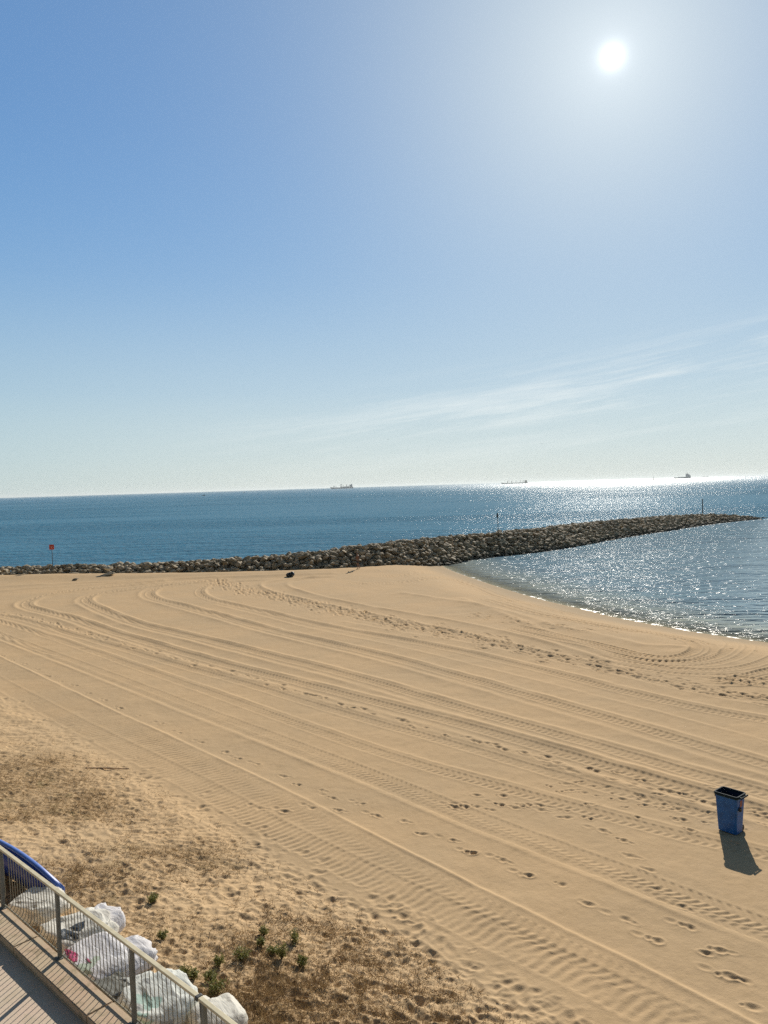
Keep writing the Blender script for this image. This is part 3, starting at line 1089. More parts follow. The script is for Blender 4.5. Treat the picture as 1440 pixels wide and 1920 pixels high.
for sx in (-1, 1):
    bm = bmesh.new()
    bmesh.ops.create_cone(bm, cap_ends=True, segments=20, radius1=.085, radius2=.085, depth=.045,
                          matrix=Matrix.Translation((sx * (WB / 2 - .04), DB + .075, .085)) @ Matrix.Rotation(R(90), 4, 'Y'))
    bmesh.ops.bevel(bm, geom=[e for e in bm.edges if e.calc_length() < .05 or True][:0] or bm.edges[:], offset=.006, segments=1, affect='EDGES')
    link('wheel', bm_mesh(bm, 'wheel'), m_black, bin_)

# ------------------------------------------------------------------ rocks
def rock_mesh(name, seed, sub=2, sx=1.0, sy=.8, sz=.62, rough=.16):
    bm = bmesh.new()
    bmesh.ops.create_icosphere(bm, subdivisions=sub, radius=.5)
    rr = random.Random(seed)
    off = Vector((rr.uniform(0, 50), rr.uniform(0, 50), rr.uniform(0, 50)))
    planes = [(Vector((rr.gauss(0, 1), rr.gauss(0, 1), rr.gauss(0, 1))).normalized(), rr.uniform(.30, .42)) for _ in range(11)]
    for v in bm.verts:
        p = v.co.copy()
        for n_, d_ in planes:
            k = p.dot(n_) - d_
            if k > 0:
                p -= n_ * k * .92
        p += p.normalized() * mnoise.noise(p * 3.2 + off) * rough
        v.co = Vector((p.x * sx, p.y * sy, p.z * sz)) * 1.18
    return bm_mesh(bm, name, False)


m_rock = bpy.data.materials.new('breakwater_stone')
m_rock.use_nodes = True
m_rock.node_tree.nodes.clear()
q = NT(m_rock.node_tree)
oi = q.n('ShaderNodeObjectInfo').outputs['Random']
p = q.n('ShaderNodeNewGeometry').outputs['Position']
ra = q.noise(p, 1.1, 2, .5)
base = q.ramp(q.smooth(ra, .3, .7), [(0, (.25, .20, .125)), (.45, (.36, .29, .185)), (.7, (.43, .34, .215)), (1, (.54, .44, .31))])
base = q.mix(q.m('MULTIPLY', q.smooth(q.noise(p, 5.0, 5, .7), .48, .7), .55), base, (.085, .066, .035))
zz = q.n('ShaderNodeSeparateXYZ', {0: p}).outputs[2]
base = q.mix(q.smooth(zz, WATER + .75, WATER + .15, 0, .8), base, (.04, .042, .03))
b = q.n('ShaderNodeBsdfPrincipled', {'Base Color': base, 'Roughness': .85, 'Specular IOR Level': .3})
bp = q.n('ShaderNodeBump', {'Strength': .8, 'Distance': .05, 'Height': q.noise(p, 7, 5, .7)})
m_rock.node_tree.links.new(bp.outputs[0], b.inputs['Normal'])
q.n('ShaderNodeOutputMaterial', {0: b.outputs[0]})
ROCKS = [rock_mesh('boulder', 100 + k, 2, 1.0 + .25 * math.sin(k * 2.1), .78, .60 + .1 * math.cos(k)) for k in range(9)]
for me in ROCKS:
    me.materials.append(m_rock)
RV = []
for me in ROCKS:
    a = np.zeros(len(me.vertices) * 3, dtype=np.float32)
    me.vertices.foreach_get('co', a)
    fa_ = np.zeros(len(me.polygons) * 3, dtype=np.int32)
    me.polygons.foreach_get('vertices', fa_)
    RV.append((a.reshape(-1, 3), fa_.reshape(-1, 3)))

seg = np.linalg.norm(np.diff(bw_line, axis=0), axis=1)
cum = np.concatenate([[0], np.cumsum(seg)])
tang = np.gradient(bw_line, axis=0)
tang /= np.linalg.norm(tang, axis=1)[:, None]


def bw_at(s):
    i = int(np.clip(np.searchsorted(cum, s) - 1, 0, len(seg) - 1))
    t = (s - cum[i]) / max(seg[i], 1e-6)
    c = bw_line[i] * (1 - t) + bw_line[i + 1] * t
    d = tang[i] * (1 - t) + tang[i + 1] * t
    d /= np.linalg.norm(d)
    cz = bw_cz[i] * (1 - t) + bw_cz[i + 1] * t
    return c, d, np.array([-d[1], d[0]]), cz


def bw_profile(u, cz):
    lo = -1.6
    if u < 3.6:
        return lo + (cz - lo) * min(1, max(0, (u + 1.4) / 5.0)) ** .85
    if u < 5.0:
        return cz
    return cz + (lo - .6 - cz) * (u - 5.0) / 4.2


cands = []
s_ = 0.0
total = cum[-1]
vis0 = bw_line[1]
while s_ < total + .1:
    c, d, nrm, cz = bw_at(min(s_, total))
    # the head of the breakwater is rounded off
    end = max(0.0, (s_ - (total - 5)) / 5)
    for u in np.arange(-1.1, 8.6, .50):
        uu = u + rng.uniform(-.22, .22)
        z = bw_profile(uu, cz) + rng.uniform(-.14, .16)
        z = z - end * 1.6 * abs(uu - 3.8) / 4
        ss = s_ + rng.uniform(-.3, .3)
        cc, dd, nn, _ = bw_at(min(max(ss, 0), total))
        P_ = cc + nn * uu
        size = rng.choice([rng.uniform(.42, .70), rng.uniform(.62, .98)]) * (1.0 if uu < 5 else 1.3)
        if z < WATER - .55:
            continue
        cands.append((P_[0], P_[1], z - .10, uu, size))
    s_ += .62
# the tip
c, d, nrm, cz = bw_at(total)
for k in range(40):
    a_, r_ = rng.uniform(-1.57, 1.57), rng.uniform(0, 3.4)
    P_ = c + nrm * (3.6 + math.sin(a_) * r_) + d * (math.cos(a_) * r_)
    cands.append((P_[0], P_[1], max(WATER - .3, cz - .3 - r_ * .75), 3, rng.uniform(.8, 1.2)))


def to_px(v):
    rel = CM.transposed() @ (Vector(v) - Vector((0, 0, H)))
    if rel.z > -.1:
        return (-1e6, -1e6)
    return (720 + F * rel.x / -rel.z, 960 - F * rel.y / -rel.z)


facing, rest = [], []
for cd in cands:
    px, py = to_px(cd[:3])
    if cd[3] < 4.6 and -10 < px < 1450 and cd[2] > sheet_z(cd[0], cd[1]) - .12:
        facing.append(cd)
    else:
        rest.append(cd)
facing.sort(key=lambda cd: cd[0] ** 2 + cd[1] ** 2 - 300 * cd[4])
near, rest = facing[:300], rest + facing[300:]
print('ROCKS', len(cands), 'facing', len(facing))
for cd in near:
    o = bpy.data.objects.new('boulder', ROCKS[rng.randint(len(ROCKS))])
    COL.objects.link(o)
    o.location = cd[:3]
    o.rotation_euler = (rng.uniform(-.5, .5), rng.uniform(-.4, .4), rng.uniform(0, 6.28))
    o.scale = (cd[4] * rng.uniform(.9, 1.25), cd[4], cd[4] * rng.uniform(.8, 1.1))
    tag(o, 'brown grey boulder heaped in the stretch of breakwater bordering the sand', 'boulder', 'boulders of the breakwater beside the sand')
VV, FF, n0 = [], [], 0
for cd in rest:
    v, f = RV[rng.randint(len(RV))]
    M = (Matrix.Rotation(rng.uniform(0, 6.28), 3, 'Z') @ Matrix.Rotation(rng.uniform(-.5, .5), 3, 'X'))
    v2 = (v * np.array([cd[4] * rng.uniform(.9, 1.25), cd[4], cd[4] * rng.uniform(.8, 1.1)])) @ np.array(M).T + np.array(cd[:3])
    VV.append(v2)
    FF.append(f + n0)
    n0 += len(v)
# rubble core that fills the gaps
S_ = np.linspace(0, total, 160)
U_ = np.linspace(-1.4, 9.0, 14)
core_v = []
for s1 in S_:
    c, d, nrm, cz = bw_at(s1)
    for u in U_:
        core_v.append((*(c + nrm * u), bw_profile(u, cz) - .42 + rng.uniform(-.05, .05)))
ic = np.arange(len(S_) * len(U_)).reshape(len(S_), len(U_))
qa = np.stack([ic[:-1, :-1], ic[1:, :-1], ic[1:, 1:]], -1).reshape(-1, 3)
qb = np.stack([ic[:-1, :-1], ic[1:, 1:], ic[:-1, 1:]], -1).reshape(-1, 3)
VV.append(np.array(core_v))
FF.append(np.vstack([qa, qb]) + n0)
bwm = np_mesh('breakwater_rocks', np.vstack(VV), np.vstack(FF), False)
bwo = link('breakwater', bwm, m_rock)
tag(bwo, 'long curved breakwater of heaped dark stones running out into the sea', 'breakwater', kind='stuff')

# loose stones in front of the breakwater
for (px, py, sc, lb) in ((141, 1088, .62, 'small dark stone lying alone on the sand left of the sloping grey slab'),
                         (203, 1079, 1.35, 'grey slab of rock leaning out of the breakwater foot onto the sand')):
    g = on_sheet(px, py)
    o = bpy.data.objects.new('stone', ROCKS[3 if sc > 1 else 5])
    COL.objects.link(o)
    o.location = g + Vector((0, 0, .08))
    o.scale = (sc * 1.2, sc * .8, sc * .55)
    o.rotation_euler = (.1, -.25, .4)
    tag(o, lb, 'stone')
g = at_y(204, 1066, on_sheet(203, 1079).y + 1.0)
o = bpy.data.objects.new('stone', rock_mesh('pale_stone', 555))
COL.objects.link(o)
o.data.materials.append(mat('pale_limestone', (.55, .50, .38), .85, vary=.2, vscale=3, bump=.02, bscale=8))
o.location = g
o.scale = (.75, .6, .75)
tag(o, 'pale cream boulder set in a gap of the low breakwater', 'stone')

# dark bag
g = on_sheet(545, 1081)
bm = bmesh.new()
bmesh.ops.create_icosphere(bm, subdivisions=4, radius=.5)
for v in bm.verts:
    p = v.co.copy()
    k = 1 + .22 * mnoise.noise(p * 3) + .10 * mnoise.noise(p * 8)
    v.co = Vector((p.x * .88 * k, p.y * .6 * k, max(-.16, p.z * .5 * k + .08 * (p.x > .05)) + .0))
o = link('rubbish_bag', bm_mesh(bm, 'rubbish_bag', True), mat('bag_black', (.022, .026, .028), .38, bump=.01, bscale=14), None, g + Vector((0, 0, .16)))
tag(o, 'small black rubbish bag lying on the sand before the breakwater', 'bag')


# ------------------------------------------------------------------ marker posts
m_mpole = mat('marker_pole', (.10, .085, .07), .6, vary=.3, vscale=3)
m_red = mat('sign_red', (.55, .065, .04), .55, vary=.25, vscale=6)


def marker(name, px, pbase, ptop, label, kind):
    ub = 3.9
    best = None
    for s1 in np.linspace(0, total, 900):
        c, d, nrm, cz = bw_at(s1)
        P_ = c + nrm * ub
        x, _y = to_px((P_[0], P_[1], cz))
        if best is None or abs(x - px) < best[0]:
            best = (abs(x - px), P_, cz)
    P_, cz = best[1], best[2]
    top = at_y(px, ptop, P_[1]).z
    root = empty(name, (P_[0], P_[1], cz - .25))
    h = top - cz + .25
    if kind == 'sign':
        bm = bmesh.new()
        add_tube(bm, [(0, 0, 0), (0, 0, h - .05)], .036, 8)
        link('pole', bm_mesh(bm, 'pole', True), m_mpole, root)
        bm = bmesh.new()
        add_box(bm, (0, -.06, h - .35), (.56, .03, .56), bevel=.01)
        pl = link('sign_plate', bm_mesh(bm, 'sign_plate'), m_red, root)
        bm = bmesh.new()
        add_box(bm, (0.0, -.078, h - .38), (.16, .006, .2), bevel=.001)
        link('pictogram', bm_mesh(bm, 'pictogram'), mat('sign_pale', (.60, .30, .26), .6), pl)
    elif kind == 'topmark':
        bm = bmesh.new()
        add_tube(bm, [(0, 0, 0), (.02, 0, h * .5), (-.05, 0, h - .1)], [.045, .04, .035], 8)
        link('pole', bm_mesh(bm, 'pole', True), m_mpole, root)
        bm = bmesh.new()
        bmesh.ops.create_cone(bm, cap_ends=True, segments=12, radius1=.13, radius2=.08, depth=.62, matrix=Matrix.Translation((-.03, 0, h - .28)))
        link('topmark', bm_mesh(bm, 'topmark'), m_mpole, root)
    else:
        bm = bmesh.new()
        add_tube(bm, [(0, 0, 0), (0, 0, h)], [.10, .09], 10)
        add_tube(bm, [(0, 0, h - .02), (0, 0, h + .06)], [.11, .11], 10)
        link('pole', bm_mesh(bm, 'pole', True), m_mpole, root)
        bm = bmesh.new()
        add_box(bm, (0, 0, .12), (.55, .55, .3), bevel=.03)
        link('footing', bm_mesh(bm, 'footing'), m_mpole, root)
    tag(root, label, 'sign' if kind == 'sign' else 'marker post')
    return root


marker('warning_sign', 97, 1056, 1020, 'small square red sign on a thin pole rising from the low breakwater', 'sign')
marker('marker_post', 935, 992, 962, 'thin leaning pole with a dark topmark halfway along the breakwater', 'topmark')
marker('marker_post', 1317, 961, 936, 'thick plain pole without topmark near the seaward end of the breakwater', 'plain')


# ------------------------------------------------------------------ ships
m_ship = mat('ship_blue_grey', (.10, .19, .28), .6, vary=.15, vscale=.05)
m_ship2 = mat('ship_house', (.25, .30, .33), .6, vary=.1, vscale=.05)
m_shipd = mat('ship_hull_dark', (.05, .06, .065), .6, vary=.15, vscale=.05)


def hull(bm, L, B, D, freeb, bow=1, rake=.06, sheer=1.5):
    """x along the ship, bow at -x when bow = -1"""
    n = 28
    rings = []
    for i in range(n + 1):
        t = i / n
        x = (t - .5) * L
        wq = min(1, (1 - t) / .16) ** .55 if t > .84 else (min(1, (t + .02) / .06) ** .4)
        hw = B / 2 * wq
        sh = sheer * max(0, (t - .8) / .2) ** 2 + sheer * .35 * max(0, (.1 - t) / .1)
        rk = rake * L * max(0, (t - .86) / .14)
        rings.append([(x, -hw * .85, -D), (x + rk * .3, -hw, 0), (x + rk, -hw, freeb + sh), (x + rk, hw, freeb + sh), (x + rk * .3, hw, 0), (x, hw * .85, -D)])
    vs = [[bm.verts.new((bow * a, b_, c_)) for a, b_, c_ in r_] for r_ in rings]
    for r0, r1 in zip(vs, vs[1:]):
        for k in range(6):
            bm.faces.new((r0[k], r1[k], r1[(k + 1) % 6], r0[(k + 1) % 6]))
    bm.faces.new(vs[0])
    bm.faces.new(vs[-1][::-1])
    bmesh.ops.recalc_face_normals(bm, faces=bm.faces[:])


def ship(name, cx, cyw, Lpx, L, label, build, cat='ship'):
    D = L / Lpx * F
    d = ray(cx, cyw)
    p = Vector((d.x / d.y * D, D, WATER))
    root = empty(name, p, -math.atan2(p.x, p.y))
    tag(root, label, cat)
    build(root, L)
    print(name, 'dist', round(D), 'waterline px', to_px(p), 'wanted', (cx, cyw))
    return root


def b_crane_ship(root, L):
    bm = bmesh.new()
    hull(bm, L, 24, 4, 10.0, -1, .03, 5.0)
    link('hull', bm_mesh(bm, 'hull'), m_ship, root)
    bm = bmesh.new()
    add_box(bm, (L * .395, 0, 18), (L * .13, 20, 22), bevel=.4)
    add_box(bm, (L * .40, 0, 25.5), (L * .085, 14, 7), bevel=.3)
    add_box(bm, (L * .36, 0, 12), (L * .05, 18, 10))
    hs = link('deckhouse', bm_mesh(bm, 'deckhouse'), m_ship2, root)
    bm = bmesh.new()
    add_box(bm, (L * .43, 0, 29), (7, 6, 12), bevel=.5)
    link('funnel', bm_mesh(bm, 'funnel'), m_ship, hs)
    for x, h in ((-.36, 20), (-.045, 32), (.20, 27)):
        bm = bmesh.new()
        add_box(bm, (L * x, 0, 7 + h / 2 - 4), (5.0, 5, h - 6))
        add_box(bm, (L * x, 0, h + 1), (7.5, 6, 4))
        add_tube(bm, [(L * x, 0, h), (L * x + 24, 0, h * .62)], 1.1, 6)
        link('crane', bm_mesh(bm, 'crane'), m_ship2, root)
    bm = bmesh.new()
    add_box(bm, (L * .12, 0, 12.5), (L * .40, 19, 6.5), bevel=.5)
    link('hatch_cover', bm_mesh(bm, 'hatch_cover'), m_ship2, root)
    bm = bmesh.new()
    add_tube(bm, [(-L * .44, 0, 8), (-L * .44, 0, 20)], .7, 6)
    link('foremast', bm_mesh(bm, 'foremast'), m_ship2, root)


def b_bulk(root, L):
    bm = bmesh.new()
    hull(bm, L, 26, 4, 6.0, -1, .02, 3.5)
    link('hull', bm_mesh(bm, 'hull'), m_shipd, root)
    bm = bmesh.new()
    add_box(bm, (L * .42, 0, 12.5), (L * .075, 20, 14), bevel=.4)
    add_box(bm, (L * .42, 0, 21), (L * .05, 22, 4), bevel=.3)
    hs = link('deckhouse', bm_mesh(bm, 'deckhouse'), m_shipd, root)
    bm = bmesh.new()
    add_box(bm, (L * .46, 0, 14), (6, 6, 13))
    link('funnel', bm_mesh(bm, 'funnel'), m_shipd, hs)
    for x in (-.27, -.12, .05, .21, .33):
        bm = bmesh.new()
        add_box(bm, (L * x, 0, 13), (3.6, 3.6, 15))
        add_tube(bm, [(L * x, 0, 20), (L * x + 16, 0, 15)], .8, 6)
        link('crane', bm_mesh(bm, 'crane'), m_shipd, root)


def b_tanker(root, L):
    bm = bmesh.new()
    hull(bm, L, 20, 4, 8.5, -1, .03, 3.0)
    link('hull', bm_mesh(bm, 'hull'), m_ship, root)
    bm = bmesh.new()
    add_box(bm, (L * .33, 0, 16), (L * .30, 17, 15), bevel=.5)
    add_box(bm, (L * .31, 0, 26), (L * .24, 16, 8), bevel=.5)
    add_box(bm, (L * .27, 0, 33), (L * .14, 12, 7), bevel=.5)
    hs = link('deckhouse', bm_mesh(bm, 'deckhouse'), m_ship, root)
    bm = bmesh.new()
    add_box(bm, (L * .20, 0, 25), (3, 3, 10))
    add_tube(bm, [(L * .27, 0, 36), (L * .27, 0, 47)], .9, 6)
    link('mast', bm_mesh(bm, 'mast'), m_ship, hs)
    bm = bmesh.new()
    add_box(bm, (L * -.05, 0, 10.5), (L * .5, 12, 3.5))
    link('deck_piping', bm_mesh(bm, 'deck_piping'), m_ship, root)


def b_sail(root, L):
    bm = bmesh.new()
    hull(bm, L, 4.4, .8, 2.3, -1, .04, .6)
    link('hull', bm_mesh(bm, 'hull'), m_shipd, root)
    bm = bmesh.new()
    add_tube(bm, [(0, 0, 1.5), (0, 0, 18.5)], [.42, .28], 8)
    link('mast', bm_mesh(bm, 'mast'), m_shipd, root)
    bm = bmesh.new()
    a = [(0.15, 0, 2.6), (3.2, 0, 2.8), (1.2, .3, 9), (.2, 0, 15.5)]
    vs = [bm.verts.new(v) for v in a] + [bm.verts.new((v[0], v[1] + .06, v[2])) for v in a]
    bm.faces.new(vs[:4])
    bm.faces.new(vs[4:][::-1])
    for k in range(4):
        bm.faces.new((vs[k], vs[4 + k], vs[4 + (k + 1) % 4], vs[(k + 1) % 4]))
    link('sail', bm_mesh(bm, 'sail'), m_ship2, root)
    bm = bmesh.new()
    add_box(bm, (.2, 0, 2.5), (6.5, 2.8, 1.3), bevel=.25)
    add_tube(bm, [(0, 0, 2.9), (4.0, 0, 2.9)], .18, 6)
    link('cabin', bm_mesh(bm, 'cabin'), m_shipd, root)


def b_launch(root, L):
    bm = bmesh.new()
    hull(bm, L, L * .34, .4, 1.0, -1, .04, .5)
    link('hull', bm_mesh(bm, 'hull'), m_shipd, root)
    bm = bmesh.new()
    add_box(bm, (L * .08, 0, 1.45), (L * .30, L * .22, 1.1), bevel=.15)
    link('cabin', bm_mesh(bm, 'cabin'), m_shipd, root)


ship('cargo_ship', 641.5, 915.6, 42, 172, 'blue grey cargo ship with tall cranes and stern deckhouse, left of the rest', b_crane_ship)
ship('cargo_ship', 965, 906.2, 48, 190, 'long low bulk carrier with five deck cranes on the horizon above the leaning marker pole', b_bulk)
ship('tanker', 1280, 896.8, 29, 118, 'blue tanker with a big stern deckhouse, rightmost large ship on the horizon', b_tanker)
ship('sailing_boat', 1225, 901.0, 8.6, 17, 'small dark sailing boat with a bare mast left of the blue tanker', b_sail, 'sailboat')
ship('motor_boat', 382, 929.0, 7, 8.5, 'tiny dark motor boat, left one of two specks left of the crane ship', b_launch, 'boat')
ship('motor_boat', 457, 923.4, 4.6, 10, 'tiny dark motor boat, the speck nearest the horizon left of the crane ship', b_launch, 'boat')
ship('cargo_ship', 1322, 893.0, 12, 120, 'faint distant ship low on the horizon right of the blue tanker', b_bulk)


# ------------------------------------------------------------------ gulls
m_gull = mat('gull_grey', (.22, .23, .24), .7)


def gull(px, py, D, span, roll, label):
    d = ray(px, py)
    p = Vector((0, 0, H)) + d * (D / d.y)
    bm = bmesh.new()
    add_tube(bm, [(-.22, 0, 0), (-.12, 0, .01), (.08, 0, .0), (.26, 0, -.01)], [.02, .055, .06, .02], 8)
    for s in (-1, 1):
        pts = [(.0, 0, .03), (.02, .35 * s, .14), (-.03, .68 * s, .05)]
        wd = [.13, .10, .02]
        prev = None
        for (x, y, z), w_ in zip(pts, wd):
            a = bm.verts.new((x - w_ / 2, y, z))
            b_ = bm.verts.new((x + w_ / 2, y, z))
            c_ = bm.verts.new((x + w_ / 2, y, z - .02))
            e_ = bm.verts.new((x - w_ / 2, y, z - .02))
            if prev:
                for k in range(4):
                    cur = (a, b_, c_, e_)
                    bm.faces.new((prev[k], prev[(k + 1) % 4], cur[(k + 1) % 4], cur[k]))
            prev = (a, b_, c_, e_)
    bmesh.ops.recalc_face_normals(bm, faces=bm.faces[:])
    o = link('gull', bm_mesh(bm, 'gull', True), m_gull, None, p)
    o.rotation_euler = (R(roll), 0, R(70))
    o.scale = (span, span, span)
    tag(o, label, 'gull')


gull(1016, 832, 260, .9, 20, 'gull flying in the pale sky above the long bulk carrier')
gull(728, 824, 330, .9, -15, 'gull flying in the sky, leftmost of the three tiny birds')
gull(800, 846, 330, .8, 10, 'gull flying low over the horizon, middle of the three tiny birds')


# ------------------------------------------------------------------ person by the rocks
def skin_body(name, verts, edges, radii, material, parent=None, sub=1):
    me = bpy.data.meshes.new(name)
    me.from_pydata(verts, edges, [])
    o = bpy.data.objects.new(name, me)
    COL.objects.link(o)
    md = o.modifiers.new('skin', 'SKIN')
    md.use_smooth_shade = True
    for sv, r_ in zip(me.skin_vertices[0].data, radii):
        sv.radius = r_ if hasattr(r_, '__len__') else (r_, r_)
    me.skin_vertices[0].data[0].use_root = True
    if sub:
        s2 = o.modifiers.new('sub', 'SUBSURF')
        s2.levels = s2.render_levels = sub
    dg = bpy.context.evaluated_depsgraph_get()
    ev = bpy.data.meshes.new_from_object(o.evaluated_get(dg))
    bpy.data.objects.remove(o)
    ev.materials.clear()
    return link(name, ev, material, parent)


g = on_sheet(671, 1067)
m_skin = mat('skin', (.22, .115, .07), .6, vary=.08, vscale=8)
m_short = mat('dark_shorts', (.02, .02, .025), .8)
m_hair = mat('dark_hair', (.03, .022, .018), .7)
pv = [(0, 0, .93), (0, 0, 1.10), (0, .0, 1.30), (0, 0, 1.44), (0, -.01, 1.52), (0, -.02, 1.60), (0, -.015, 1.72),       # 0-6 spine, neck, head
      (.10, 0, .90), (.13, -.14, .50), (.12, -.02, .10), (.12, -.20, .04),                                                 # 7-10 right leg
      (-.10, 0, .90), (-.13, .12, .52), (-.14, .34, .16), (-.14, .22, .05),                                                # 11-14 left leg
      (.19, 0, 1.41), (.27, .10, 1.14), (.26, -.06, .92), (.26, -.12, .84),                                                # 15-18 right arm
      (-.19, 0, 1.41), (-.28, -.06, 1.14), (-.25, -.24, .98), (-.25, -.32, .93)]                                           # 19-22 left arm
pe = [(0, 1), (1, 2), (2, 3), (3, 4), (4, 5), (5, 6), (0, 7), (7, 8), (8, 9), (9, 10), (0, 11), (11, 12), (12, 13), (13, 14), (3, 15), (15, 16), (16, 17), (17, 18),
      (3, 19), (19, 20), (20, 21), (21, 22)]
pr = [(.15, .11), (.14, .10), (.17, .11), (.12, .09), .055, .085, .085, .09, .06, .04, .045, .09, .06, .04, .045, .055, .042, .032, .035, .055, .042, .032, .035]
person = empty('person', g, R(-62))
tag(person, 'person walking on the sand by the breakwater in dark shorts with bare chest and legs', 'person')
skin_body('body', pv, pe, pr, m_skin, person, 2)
sv_ = [(0, 0, .97), (0, 0, .90), (.105, -.01, .86), (.125, -.09, .64), (-.105, .01, .86), (-.125, .07, .66)]
skin_body('shorts', sv_, [(0, 1), (1, 2), (2, 3), (1, 4), (4, 5)], [(.165, .125), (.16, .13), .115, .085, .115, .085], m_short, person, 1)
bm = bmesh.new()
bmesh.ops.create_icosphere(bm, subdivisions=3, radius=.108)
bmesh.ops.delete(bm, geom=[v for v in bm.verts if v.co.z < -.02 and v.co.y < .03], context='VERTS')
bmesh.ops.translate(bm, verts=bm.verts, vec=(0, .0, 1.70))
link('hair', bm_mesh(bm, 'hair', True), m_hair, person)


# ------------------------------------------------------------------ blue boat behind the railing
def m_boat():
    return mat('boat_blue_shaded', (.006, .035, .24), .4, 0, .35, vary=.12, vscale=3, bump=.002, bscale=8), mat('boat_rim_sunlit', (.07, .15, .46), .45, vary=.1, vscale=5)  # shade on the hull and sunlight on the rim put into the blues


mb1, mb2 = m_boat()
ZB = 1.25
tip = at_z(117, 1664, ZB)
tail = at_z(-60, 1560, ZB + .12)
Lb = 3.4
xdir = (tail - tip).normalized()
yd = FN.copy()
yd = (yd - xdir * yd.dot(xdir)).normalized()
zd = xdir.cross(yd).normalized()
if zd.z < 0:
    zd = -zd
yd = zd.cross(xdir)
boat = empty('kayak', tip)
# lies on its side: the hull faces the promenade, the rim is up
B3 = Matrix((xdir, yd, zd)).transposed()
sgn_ = 1 if yd.dot(FN) > 0 else -1
boat.matrix_world = Matrix.Translation(tip) @ (B3 @ Matrix.Rotation(R(-58) * sgn_, 3, 'X')).to_4x4()
print('BOAT', tip, tail, 'yd.FN', yd.dot(FN), 'dist fence', (tip - F0).dot(FN))
tag(boat, 'blue plastic kayak, its shaded hull coloured darker and its sunlit rim paler, lying behind the railing', 'kayak')


def boat_w(t):      # half width along the length from the tip
    return .37 * (math.sin(math.pi * min(.5, (t + .004) * 2.6)) ** .60 if t < .19 else 1.0) if t < .66 else .37 * max(.03, math.sin(math.pi * min(.5, (1.006 - t) * 1.55))) ** .62


def boat_loft(prof_fn, n=48):
    bm = bmesh.new()
    rs = []
    for i in range(n + 1):
        t = i / n
        rs.append([bm.verts.new(p) for p in prof_fn(t)])
    m_ = len(rs[0])
    for r0, r1 in zip(rs, rs[1:]):
        for k in range(m_):
            bm.faces.new((r0[k], r0[(k + 1) % m_], r1[(k + 1) % m_], r1[k]))
    bm.faces.new(rs[0][::-1])
    bm.faces.new(rs[-1])
    bmesh.ops.recalc_face_normals(bm, faces=bm.faces[:])
    return bm


def hull_prof(t):
    w_ = boat_w(t)
    e = w_ / .37
    crown = .10 * math.sin(math.pi * t)
    z1 = -.03 + crown
    z0 = -.34 * (e ** .7) + crown * .6
    x = t * Lb
    return [(x, -w_, z1), (x, -w_ * .98, z1 * .7 + z0 * .3), (x, -w_ * .86, z0 * .8 + z1 * .2), (x, -w_ * .5, z0), (x, w_ * .5, z0), (x, w_ * .86, z0 * .8 + z1 * .2),
            (x, w_ * .98, z1 * .7 + z0 * .3), (x, w_, z1), (x, w_ * .8, z1 + .012), (x, w_ * .3, z1 - .02), (x, -w_ * .3, z1 - .02), (x, -w_ * .8, z1 + .012)]


def rim_prof(t):
    w_ = boat_w(t) + .022
    crown = .10 * math.sin(math.pi * t)
    z1 = -.022 + crown
    x = t * (Lb + .04) - .02
    return [(x, -w_, z1), (x, -w_ * 1.0, z1 - .05), (x, -w_ + .03, z1 - .055), (x, w_ - .03, z1 - .055), (x, w_, z1 - .05), (x, w_, z1), (x, w_ - .05, z1 + .04), (x, w_ * .5, z1 + .05),
            (x, -w_ * .5, z1 + .05), (x, -w_ + .05, z1 + .04)]


link('hull', bm_mesh(boat_loft(hull_prof), 'hull', True), mb1, boat)
link('deck', bm_mesh(boat_loft(rim_prof), 'deck', True), mb2, boat)


# ------------------------------------------------------------------ sacks
def m_sack(name, base, second, second_amt=.62, third=None, scale=3.0, rough=.6):
    """woven plastic: plain cloth with faint printed bands and a few dirty smears"""
    m = bpy.data.materials.new(name)
    m.use_nodes = True
    m.node_tree.nodes.clear()
    q = NT(m.node_tree)
    p = q.n('ShaderNodeTexCoord').outputs['Object']
    sm = q.smooth(q.noise(q.mapping(p, (2.2, 7, 7)), 1.0, 3, .5, distort=.3), second_amt, second_amt + .10)
    a = q.mix(q.m('MULTIPLY', sm, .7), base, second)
    if third:
        a = q.mix(q.m('MULTIPLY', q.smooth(q.noise(q.mapping(p, (1.5, 1.5, 9), loc=(5, 3, 1)), 1.0, 2, .5), .64, .67), .7), a, third)
    b = q.n('ShaderNodeBsdfPrincipled', {'Base Color': a, 'Roughness': rough, 'Specular IOR Level': .3})
    h_ = q.m('MULTIPLY', q.noise(q.mapping(p, (3, 11, 11)), 1.0, 3, .5, distort=.8), .03)
    bp = q.n('ShaderNodeBump', {'Strength': .8, 'Distance': 1.0, 'Height': h_})
    m.node_tree.links.new(bp.outputs[0], b.inputs['Normal'])
    t_ = q.n('ShaderNodeBsdfTranslucent', {'Color': a})
    mx_ = q.n('ShaderNodeMixShader', {0: .35, 1: b.outputs[0], 2: t_.outputs[0]})
    q.n('ShaderNodeOutputMaterial', {0: mx_.outputs[0]})
    return m


m_white = m_sack('sack_white', (.82, .79, .70), (.45, .42, .37), .56)
m_lav = m_sack('sack_lavender', (.78, .76, .76), (.48, .49, .54), .56, (.36, .46, .30))
m_teal = m_sack('sack_teal', (.78, .79, .73), (.22, .22, .22), .54, (.30, .50, .42))
m_grey = m_sack('sack_grey', (.20, .20, .17), (.09, .085, .07), .55)
m_print = mat('print_magenta', (.38, .02, .09), .5, vary=.5, vscale=30)
m_dark = mat('dark_plastic', (.02, .024, .026), .45, bump=.01, bscale=10)


